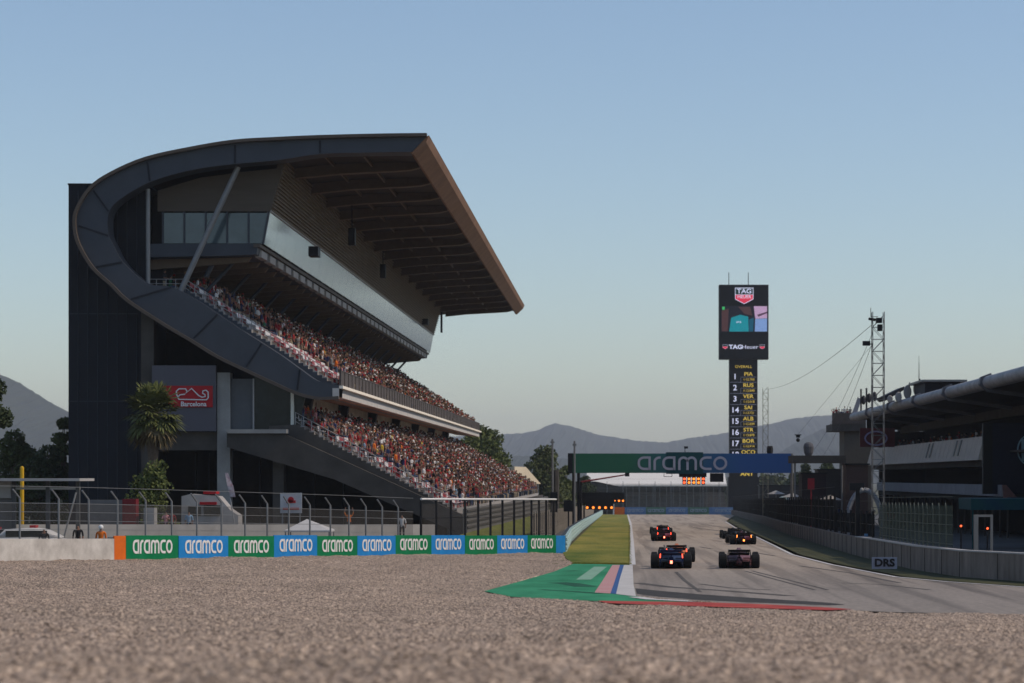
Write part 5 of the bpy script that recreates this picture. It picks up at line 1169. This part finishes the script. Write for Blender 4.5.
# ------------------------------------------------------------------ pit building
XP = 32.; r = PB = empty('pit_building', (38, 250, gz(250)), 'long pit building with overhanging curved roof on the right', 'building')
Y0, Y1 = 120., 330.
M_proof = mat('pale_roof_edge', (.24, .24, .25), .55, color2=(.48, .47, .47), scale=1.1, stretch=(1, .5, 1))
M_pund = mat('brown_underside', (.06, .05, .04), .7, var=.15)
edge = [(XP+.6*math.cos(R(a)), 11.55+.55*math.sin(R(a))) for a in range(100, 271, 17)]
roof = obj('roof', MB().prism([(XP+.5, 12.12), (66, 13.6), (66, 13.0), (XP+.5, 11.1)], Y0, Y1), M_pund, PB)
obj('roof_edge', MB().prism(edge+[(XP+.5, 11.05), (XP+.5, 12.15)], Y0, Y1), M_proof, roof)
for k in range(9):
    y = 135+k*24.5
    if y > Y1: break
    pts = [(XP+.2, 12.2), (XP-.62, 11.9), (XP-.72, 11.4), (XP-.1, 10.85), (XP+2.5, 10.5), (XP+6, 10.0), (XP+9, 9.7)]
    obj('bracket', MB().ribbon(pts, .30, y, y+.8), mat('bracket_steel', (.12, .12, .135), .5), roof)
obj('upper_beam', MB().box(38, 38.6, Y0, Y1, 9.2, 10.1), M_concd, PB)
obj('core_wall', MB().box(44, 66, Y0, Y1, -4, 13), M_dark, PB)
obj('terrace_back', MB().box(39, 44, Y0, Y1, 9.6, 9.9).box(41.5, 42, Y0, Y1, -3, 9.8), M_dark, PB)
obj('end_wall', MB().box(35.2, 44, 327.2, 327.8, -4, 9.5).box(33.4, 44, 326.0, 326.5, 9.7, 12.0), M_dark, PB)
M_balc = mat('pale_balcony_cladding', (.66, .58, .49), .7, var=.12, scale=.8, stretch=(1, 1, 1))
y_far, y_near = 2400*34/235., 226.
bal = obj('balcony', MB().prism([(33.6, 4.9), (34.2, 7.15), (34.5, 7.15), (35, 4.9)], y_near, 328), M_balc, PB)
b = MB()
y = y_near
while y < 328: b.add([(33.58, y, 4.9), (34.18, y, 7.17), (34.2, y+.12, 7.17), (33.6, y+.12, 4.9)], [(0, 1, 2, 3)]); y += 3.2
obj('cladding_joint', b, M_concd, bal)
b = MB()
for yb_ in (240, 243, 262, 265): b.prism([(33.74, 5.4), (34.16, 7.0), (34.10, 7.0), (33.68, 5.4)], yb_, yb_+.9)
obj('slot', b, M_black, bal)
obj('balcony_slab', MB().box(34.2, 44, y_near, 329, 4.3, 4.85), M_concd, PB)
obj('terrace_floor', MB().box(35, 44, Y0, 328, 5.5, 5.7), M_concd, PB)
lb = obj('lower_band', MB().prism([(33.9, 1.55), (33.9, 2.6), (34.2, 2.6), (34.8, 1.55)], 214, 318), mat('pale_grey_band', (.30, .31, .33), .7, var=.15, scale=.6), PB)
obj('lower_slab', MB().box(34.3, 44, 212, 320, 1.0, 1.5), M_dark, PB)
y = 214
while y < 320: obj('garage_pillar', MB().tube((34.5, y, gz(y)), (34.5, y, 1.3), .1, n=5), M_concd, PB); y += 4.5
# terrace panel with round emblem (faces the camera)
Yp = 216.; xa, xb = (984-VX)*Yp/F, (1075-VX)*Yp/F
pt = obj('side_panel', MB().box(xa, xb, Yp, Yp+1.2, W(0, 494, Yp).z, W(0, 423, Yp).z), mat('navy_panel', (.012, .014, .028), .5), PB)
obj('panel_edge', MB().box(xa-.1, xa+.75, Yp-.1, Yp-.003, W(0, 494, Yp).z, W(0, 423, Yp).z), M_black, pt)
cx, cz = (1032-VX)*Yp/F, W(0, 450, Yp).z
b = MB().ribbon(arc(0, 0, 1.3, 1.42, 0, 360, 32), .12, Yp-.08, Yp-.01, cx, cz); b.box(cx-1.2, cx+1.2, Yp-.08, Yp-.012, cz-.03, cz+.03)
b.box(cx-.95, cx-.55, Yp-.09, Yp-.013, cz-1.0, cz+1.0).box(cx-.55, cx+.25, Yp-.09, Yp-.013, cz+.7, cz+1.0); obj('emblem', b, mat('pale_blue_emblem', (.28, .42, .50), .5), pt)
# sloping end piece and teal awning below
obj('stair_side', MB().prism([(33.9, 2.6), (34.2, 2.6), (35.9, .6), (34.1, .6)], 213, 213.6), mat('reddish_panel', (.20, .10, .09), .6), PB)
Ya = 165.; xa, xb = (971-VX)*Ya/F, (1060-VX)*Ya/F
tag(obj('awning', MB().prism([(xa, W(0, 510, Ya).z), (xb, W(0, 510, Ya).z), (xb, W(0, 498.5, Ya).z), (xa, W(0, 498.5, Ya).z)], Ya, Ya+6).tube((xa+.2, Ya+.5, gz(Ya)), (xa+.2, Ya+.5, W(0, 510, Ya).z), .06).tube((xb-.2, Ya+.5, gz(Ya)), (xb-.2, Ya+.5, W(0, 510, Ya).z), .06), mat('teal_awning', (.0, .035, .075), .6, color2=(.003, .07, .06), scale=.4)), 'dark teal awning in the pit lane at the right edge', 'awning')
# roof top things
mast_m = mat('rooftop_dark', (.03, .03, .035), .6)
for i, (px, y0, y1, Y) in enumerate(((861, 389, 411, 325), (866.5, 388, 408, 320), (872, 385, 408, 315))):
    a = W(px, y1, Y); c = W(px, y0, Y); rr = empty('rooftop_pod', (a.x, Y, 12.3), 'dark rooftop equipment pole with round pod, %s from the left' % ORD[i], 'equipment', 'equipment poles on the pit roof')
    obj('pole', MB().tube((a.x, Y, 12.2), c, .12), mast_m, rr); obj('pod', MB().ball((c.x+.35, Y, (a.z+c.z)/2), .55, (.6, 1, 1.2)), mast_m, rr)
Yr = 272.; q4 = [XZ(x, y, Yr) for x, y in ((882, 397), (904, 386.5), (905, 389.5), (886, 400.5))]
rr = empty('rooftop_canopy', (q4[0][0]+1, Yr, 12.0), 'dark slanted canopy with round pale fan discs on the pit roof', 'canopy')
obj('roof', MB().prism(q4, Yr, Yr+7), mast_m, rr)
for px, py, rx, rz2 in ((890, 399, .32, .42), (898.5, 397, .38, .6), (907.5, 392, .45, .8), (917.5, 389, .48, .85)):
    x, z = XZ(px, py, Yr-2); ds = obj('disc', MB().loft([[Vector((x+math.cos(a)*rx*k, yk, z+math.sin(a)*rz2*k)) for a in [i*math.pi/8 for i in range(16)]] for yk, k in ((Yr-2.12, .8), (Yr-2.05, 1), (Yr-1.9, 1))]), M_offw, rr)
    obj('disc_post', MB().tube((x+rx*.6, Yr-1.8, 11.9), (x+rx*.6, Yr-1.8, z+rz2+.3), .06), mast_m, ds)
rr = empty('rooftop_shelter', (W(930, 385, 262).x, 262, 12.4), 'dark navy flat roofed shelter on the pit roof right of the discs', 'shelter')
xa, xb = (917-VX)*262/F, (962-VX)*262/F
obj('roof', MB().box(xa, xb, 258, 270, W(0, 383, 262).z, W(0, 381.5, 262).z+.05), M_pole, rr); obj('wall', MB().box(xa+.6, xb-.5, 260, 269, 12.3, W(0, 383, 262).z), mat('dark_navy', (.012, .015, .03), .6), rr)
v = W(919, 356, 262); tag(obj('antenna', MB().tube((v.x, 262, W(0, 381, 262).z), v, .05, .02), M_black), 'thin antenna above the left corner of the rooftop shelter', 'antenna')
v = W(855.5, 399, 328); tag(obj('feather_flag', MB().prism([(v.x-.5, 12), (v.x+.2, 12), (v.x+.8, v.z), (v.x+.3, v.z+.2)], 327.9, 328.0).tube((v.x-.5, 328, 11.6), (v.x+.35, 328, v.z+.3), .05), mat('grey_flag', (.25, .25, .28), .7)), 'grey feather flag at the far end of the pit roof', 'flag')
# end terrace
Y = 345.; xa, xb = (832-VX)*Y/F, (852-VX)*Y/F
rr = empty('end_terrace', ((xa+xb)/2, Y, gz(Y)), 'concrete viewing terrace tower at the far end of the pit building', 'building')
obj('terrace', MB().box(xa, xb+2, Y, Y+10, W(0, 431, Y).z, W(0, 424, Y).z), M_concd, rr); obj('parapet', MB().box(xa, xb+2, Y-.1, Y, W(0, 424, Y).z, W(0, 413, Y).z), M_parapet, rr)
obj('tower', MB().box(xb-1.0, xb+3, Y+1, Y+9, gz(Y), W(0, 431, Y).z), mat('dull_beige', (.11, .095, .075), .8), rr)
# red sign with oval ring
Y = 300.; xa, xb = (860-VX)*Y/F, (895-VX)*Y/F; za, zb2 = W(0, 447, Y).z, W(0, 428, Y).z
rr = empty('oval_sign', ((xa+xb)/2, Y, za), 'dark red panel with a pale oval ring under the pit roof', 'sign')
obj('panel', MB().box(xa, xb, Y, Y+.3, za, zb2), mat('dark_red_panel', (.10, .010, .014), .5), rr)
obj('ring', MB().ribbon(arc(0, 0, 1.35, .85, 0, 360, 24), .2, Y-.08, Y-.01, (xa+xb)/2-.2, (za+zb2)/2-.1), mat('pale_lilac', (.30, .26, .42), .5), rr)
# people on the pit balconies
sp = []
for y in np.arange(225, 326, 1.0): sp.append((Vector((35.5+random.uniform(0, 2.5), float(y), 5.7)), math.pi+random.uniform(-.4, .4)))
for y in np.arange(230, 326, .9): sp.append((Vector((36.4+random.uniform(0, 2.2), float(y), 6.3)), math.pi+random.uniform(-.4, .4)))
mass('balcony_crowd', sp, 'crowd of guests along the balcony of the pit building')
sp = [(Vector((xx, 345.7, W(0, 418.5, 345).z)), -1.6) for xx in np.arange((834-VX)*345/F, (853-VX)*345/F, .4)]
mass('terrace_crowd', sp, 'guests packed on the viewing terrace at the end of the pit building')
# clutter in the pit area between gantry and building
Y = 235.; xa, xb = (792.5-VX)*Y/F, (846-VX)*Y/F
rr = empty('pit_canopy', ((xa+xb)/2, Y, gz(Y)), 'flat beige canopy roof on posts right of the gantry', 'canopy'); obj('roof', MB().box(xa, xb, Y, Y+6, W(0, 463, Y).z, W(0, 455.5, Y).z), M_concd, rr)
b = MB()
for x in (xa+.3, xb-.3): b.tube((x, Y+1, gz(Y)), (x, Y+1, W(0, 463, Y).z), .1)
obj('post', b, M_pole, rr)
v = W(811, 448, Y); rr = empty('wrapped_drum', (v.x, Y+3, W(0, 455.5, Y).z), 'grey wrapped barrel shaped unit on the flat canopy roof', 'equipment'); obj('drum', MB().loft([[Vector((v.x+math.cos(a)*q, Y+3+math.sin(a)*q, W(0, 455.5, Y).z+z)) for a in [i*.5236 for i in range(12)]] for z, q in ((.0, .3), (.3, .45), (.9, .52), (1.2, .42), (1.35, .2))]), mat('grey_tarpaulin', (.12, .12, .13), .6), rr)
def shed(px0, px1, y0, Y, m, label, name='pit_cabin', cat='cabin', d=5):
    xa, xb = (px0-VX)*Y/F, (px1-VX)*Y/F; zt_ = W(0, y0, Y).z; rr = empty(name, ((xa+xb)/2, Y, gz(Y)), label, cat)
    obj('wall', MB().box(xa, xb, Y, Y+d, gz(Y)-.2, zt_), m, rr); obj('roof', MB().box(xa-.15, xb+.15, Y-.2, Y+d+.2, zt_, zt_+.15), M_black, rr); obj('door', MB().box(xa+.3, xa+1.2, Y-.05, Y-.003, gz(Y), gz(Y)+2), M_dark, rr)
shed(802, 826, 474, 262, mat('near_black_cabin', (.03, .02, .022), .7), 'near black pit cabin below the flat canopy roof')
shed(818, 862, 470, 300, mat('brown_black_cabin', (.045, .038, .035), .7), 'dark brown cabin between the canopy and the pit building')
shed(760, 800, 486, 380, mat('dark_grey_stand', (.05, .05, .052), .7), 'low dark grey cabin right of the timing tower')
shed(846, 868, 465, 230, mat('rusty_cabin', (.085, .05, .042), .7), 'reddish cabin behind the signal post', d=3)
v = W(811, 484, 255); tag(obj('upright_sign', MB().box(v.x-.35, v.x+.35, 254.8, 254.95, v.z-.6, v.z+.6).tube((v.x, 255, gz(255)), (v.x, 255, v.z), .08), mat('dull_red_sign', (.30, .02, .03), .5)), 'small red upright sign on the near black cabin', 'sign')  # plain red board on a post, no glow
for i, (px, py, Y, c) in enumerate(((776, 494, 330, M_offw), (783, 500, 300, M_teal), (792, 497, 290, M_offw), (830, 500, 240, M_offw))):
    v = W(px, py, Y); rr = empty('parasol', (v.x, Y, gz(Y)), ('pale', 'teal', 'white', 'grey white')[i]+' sloping parasol in the pit lane, %s from the left' % ORD[i], 'parasol', 'parasols in the pit lane'); obj('canopy', MB().add([(v.x, Y, v.z+.5)]+[(v.x+math.cos(a)*1.3, Y+math.sin(a)*1.3, v.z) for a in [k*math.pi/4 for k in range(8)]], [(0, k+1, (k+1) % 8+1) for k in range(8)]+[tuple(range(8, 0, -1))]), c, rr); obj('pole', MB().tube((v.x, Y, gz(Y)), (v.x, Y, v.z+.4), .04), M_pole, rr)
sp = [(Vector((20+random.uniform(0, 12), random.uniform(255, 420), 0)), random.uniform(0, 6.28)) for _ in range(90)]
sp = [(Vector((p.x+max(0, (p.y-300)*.03), p.y, gz(p.y)+.8)), a) for p, a in sp]
mass('pit_crowd', sp, 'team members gathered in the pit lane behind the fence')
# wrapped arch
v = W(869, 495, 215); b = MB(); pts = [(v.x+math.cos(a)*1.6-.4, 215, gz(215)+1.0+math.sin(a)*3.3) for a in np.linspace(.2, 2.6, 12)]; b.path([Vector(p) for p in pts], .22, 8); b.tube(pts[0], (pts[0][0], 215, gz(215)), .22, n=8); b.tube(pts[-1], (pts[-1][0], 215, gz(215)), .22, n=8)
tag(obj('arch', b, mat('pale_arch', (.30, .30, .31), .6)), 'pale curved arch beside the tall lattice mast', 'arch')

# ------------------------------------------------------------------ racing cars
M_carbon = mat('carbon_black', (.010, .010, .012), .4, var=.2)
M_tail = mat('lit_tail_lamp', (.8, .05, .02), .4, emit=(1, .07, .03, 4.5)); M_rain = mat('lit_rain_lamp', (.9, .2, .1), .4, emit=(1, .16, .09, 7.0)); M_tailo = mat('lit_amber_lamp', (.9, .3, .05), .4, emit=(1, .26, .05, 4.5))
def racer(loc, yaw, body, wing, label, lit='red', rain=True):
    r = empty('racing_car', loc, label, 'racing car', 'open wheel racing cars on the straight', yaw)
    def ring(y, z0, z1, w0, w1): return [Vector((x, y, z)) for x, z in ((-w0, z0), (-w0, (z0+z1)/2), (-w1, z1), (w1, z1), (w0, (z0+z1)/2), (w0, z0))]
    bd = obj('body', MB().loft([ring(-2.45, .30, .48, .10, .06), ring(-2.0, .18, .62, .18, .08), ring(-1.3, .10, .78, .38, .12), ring(-.6, .08, .92, .70, .13), ring(.0, .08, .70, .74, .28), ring(.55, .08, .62, .62, .30), ring(1.2, .12, .58, .34, .24), ring(2.2, .16, .46, .20, .13), ring(3.05, .14, .26, .12, .06)]), body, r, world=False, smooth=True)
    obj('airbox', MB().loft([ring(-.75, .6, .88, .10, .03), ring(-.35, .6, .98, .13, .08), ring(-.12, .6, .97, .12, .09)]), body, bd, world=False)
    obj('engine_fin', MB().box(-.012, .012, -1.9, -.4, .55, .88), body, bd, world=False)
    b = MB(); b.path([Vector(p) for p in ((-.33, -.1, .66), (-.36, .35, .78), (-.18, .78, .80), (0, .9, .76), (.18, .78, .80), (.36, .35, .78), (.33, -.1, .66))], .035, 6); b.tube((0, .9, .76), (0, 1.05, .52), .03)
    obj('halo', b, M_carbon, r, world=False)
    obj('floor', MB().add([(x, y, z) for z in (.05, .09) for x, y in ((-.80, -1.45), (.80, -1.45), (.82, .4), (.45, 1.1), (-.45, 1.1), (-.82, .4))], [(5, 4, 3, 2, 1, 0), (6, 7, 8, 9, 10, 11)]+[(i, (i+1) % 6, (i+1) % 6+6, i+6) for i in range(6)]), M_carbon, r, world=False)
    b = MB().add([(-.50, -1.5, .06), (.50, -1.5, .06), (.50, -2.3, .34), (-.50, -2.3, .34), (-.50, -1.5, .1), (.50, -1.5, .1), (.50, -2.3, .37), (-.50, -2.3, .37)], [(0, 3, 2, 1), (4, 5, 6, 7), (0, 1, 5, 4), (1, 2, 6, 5), (2, 3, 7, 6), (3, 0, 4, 7)])
    for x in (-.5, -.25, .25, .5): b.add([(x-.01, -1.5, .06), (x-.01, -2.3, .06), (x-.01, -2.3, .37), (x-.01, -1.5, .1), (x+.01, -1.5, .06), (x+.01, -2.3, .06), (x+.01, -2.3, .37), (x+.01, -1.5, .1)], [(0, 1, 2, 3), (7, 6, 5, 4), (0, 4, 5, 1), (1, 5, 6, 2), (2, 6, 7, 3), (3, 7, 4, 0)])
    obj('diffuser', b, M_carbon, r, world=False)
    rw = obj('rear_wing', MB().loft([[Vector((x, y, z)) for y, z in ((-2.55, .78), (-2.35, .70), (-2.05, .66), (-2.05, .69), (-2.35, .745), (-2.55, .82))] for x in (-.50, -.25, .25, .50)]).loft([[Vector((x, y, z)) for y, z in ((-2.62, .94), (-2.52, .83), (-2.50, .84), (-2.60, .955))] for x in (-.50, .50)]).box(-.45, .45, -2.45, -2.15, .42, .45).box(-.03, .03, -2.3, -2.05, .4, .70), wing, r, world=False)
    for s in (-1, 1):
        obj('endplate', MB().prism([(s*.50-.02, .30), (s*.50+.02, .30), (s*.56+.02, .60), (s*.52+.02, .95), (s*.52-.02, .95), (s*.56-.02, .60)], -2.65, -2.0), wing, rw, world=False)
        if lit: obj('tail_light', MB().prism([(s*.545-.02, .56), (s*.545+.02, .56), (s*.53+.02, .76), (s*.53-.02, .76)], -2.69, -2.655), M_tail if lit == 'red' else M_tailo, rw, world=False)
    if rain: obj('rain_light', MB().box(-.055, .055, -2.52, -2.455, .28, .42), M_rain if lit == 'red' else M_tailo, r, world=False)
    obj('crash_structure', MB().loft([ring(-2.45, .26, .42, .07, .05), ring(-1.7, .2, .5, .14, .1)]), M_carbon, r, world=False)
    fw = obj('front_wing', MB().loft([[Vector((x, y+abs(x)*-.15, z)) for y, z in ((2.55, .17), (3.05, .08), (3.05, .10), (2.55, .20))] for x in (-.98, -.4, .4, .98)]), wing, r, world=False)
    for s in (-1, 1): obj('endplate', MB().box(s*.98-.015, s*.98+.015, 2.3, 2.95, .06, .36), wing, fw, world=False)
    for y, wd, lr_ in ((-1.62, .405, 'r'), (2.0, .31, 'f')):
        for s in (-1, 1):
            xo, xi = s*1.0, s*(1.0-wd); c = .36; b = MB(); n = 20; ringsx = [(xi, .30), (xi+s*.04, .355), (xo-s*.04, .355), (xo, .30)]
            b.loft([[Vector((x, y+math.cos(a)*q, c+math.sin(a)*q)) for a in [i*2*math.pi/n for i in range(n)]] for x, q in ringsx])
            w_ = obj('wheel', b, M_tyre, r, world=False, smooth=False)
            obj('rim', MB().tube((xo-s*.02, y, c), (xo+s*.008, y, c), .235, n=16), M_carbon, w_, world=False)
    b = MB()
    for y in (-1.62, 2.0):
        for s in (-1, 1):
            for z, dy_ in ((.30, .25), (.30, -.2), (.50, .2), (.50, -.15)): b.tube((s*.62, y, z), (s*.12, y+dy_, z+.02), .018, n=5)
        b.tube((-.62, y, .3), (.62, y, .3), .015, n=5)
    b.tube((0, -1.62, .3), (0, 2.0, .3), .015, n=5)
    obj('suspension', b, M_carbon, r, world=False)
    return r
def P_(X_, Y_): return (X_, Y_, gz(Y_)+.004)
cb = lambda n, c: mat(n, c, .35, var=.1)
Rc = 2.35
racer(P_(2.49, 117.5+Rc-.7), R(-1.0), cb('dark_blue_livery', (.012, .02, .06)), cb('navy_wing', (.012, .025, .07)), 'nearest left racing car with navy rear wing and bright central light')
racer(P_(3.05, 130+1.5), R(-1.5), cb('papaya_livery', (.50, .13, .02)), cb('black_wing', (.012, .012, .013)), 'racing car with orange body directly ahead of the nearest left one')
racer(P_(3.53, 199.5), R(0.5), cb('dark_red_livery', (.16, .012, .015)), cb('black_wing', (.012, .012, .013)), 'farther left racing car with red body and two lit endplates')
racer(P_(3.95, 236), R(2.5), cb('black_livery', (.02, .02, .022)), cb('black_wing', (.012, .012, .013)), 'farthest left racing car, dark, hidden behind the red one')
racer(P_(5.87, 119.5), R(-2.4), cb('pink_black_livery', (.16, .07, .08)), cb('black_wing', (.012, .012, .013)), 'nearest right racing car, dark with no lights lit', lit=None, rain=False)
racer(P_(9.2, 184), R(2.2), cb('maroon_livery', (.10, .01, .012)), cb('black_wing', (.012, .012, .013)), 'farther right racing car with amber lights, turned slightly left', lit='amber')
racer(P_(9.8, 211), R(1), cb('black_livery', (.02, .02, .022)), cb('black_wing', (.012, .012, .013)), 'dark racing car just ahead of the amber lit one', lit=None, rain=False)

# ------------------------------------------------------------------ haze
hz_m = bpy.data.materials.new('haze'); hz_m.use_nodes = True; n = hz_m.node_tree; n.nodes.clear()
out = n.nodes.new('ShaderNodeOutputMaterial'); pv = n.nodes.new('ShaderNodeVolumePrincipled'); pv.inputs['Color'].default_value = (.88, .92, 1, 1); pv.inputs['Density'].default_value = 0.00009; pv.inputs['Anisotropy'].default_value = .0
n.links.new(pv.outputs[0], out.inputs['Volume'])
ho = obj('haze', MB().box(-4700, 4700, -320, 9560, -14.5, 235), hz_m); tag(ho, 'pale blue distance haze over the whole circuit', kind='stuff')
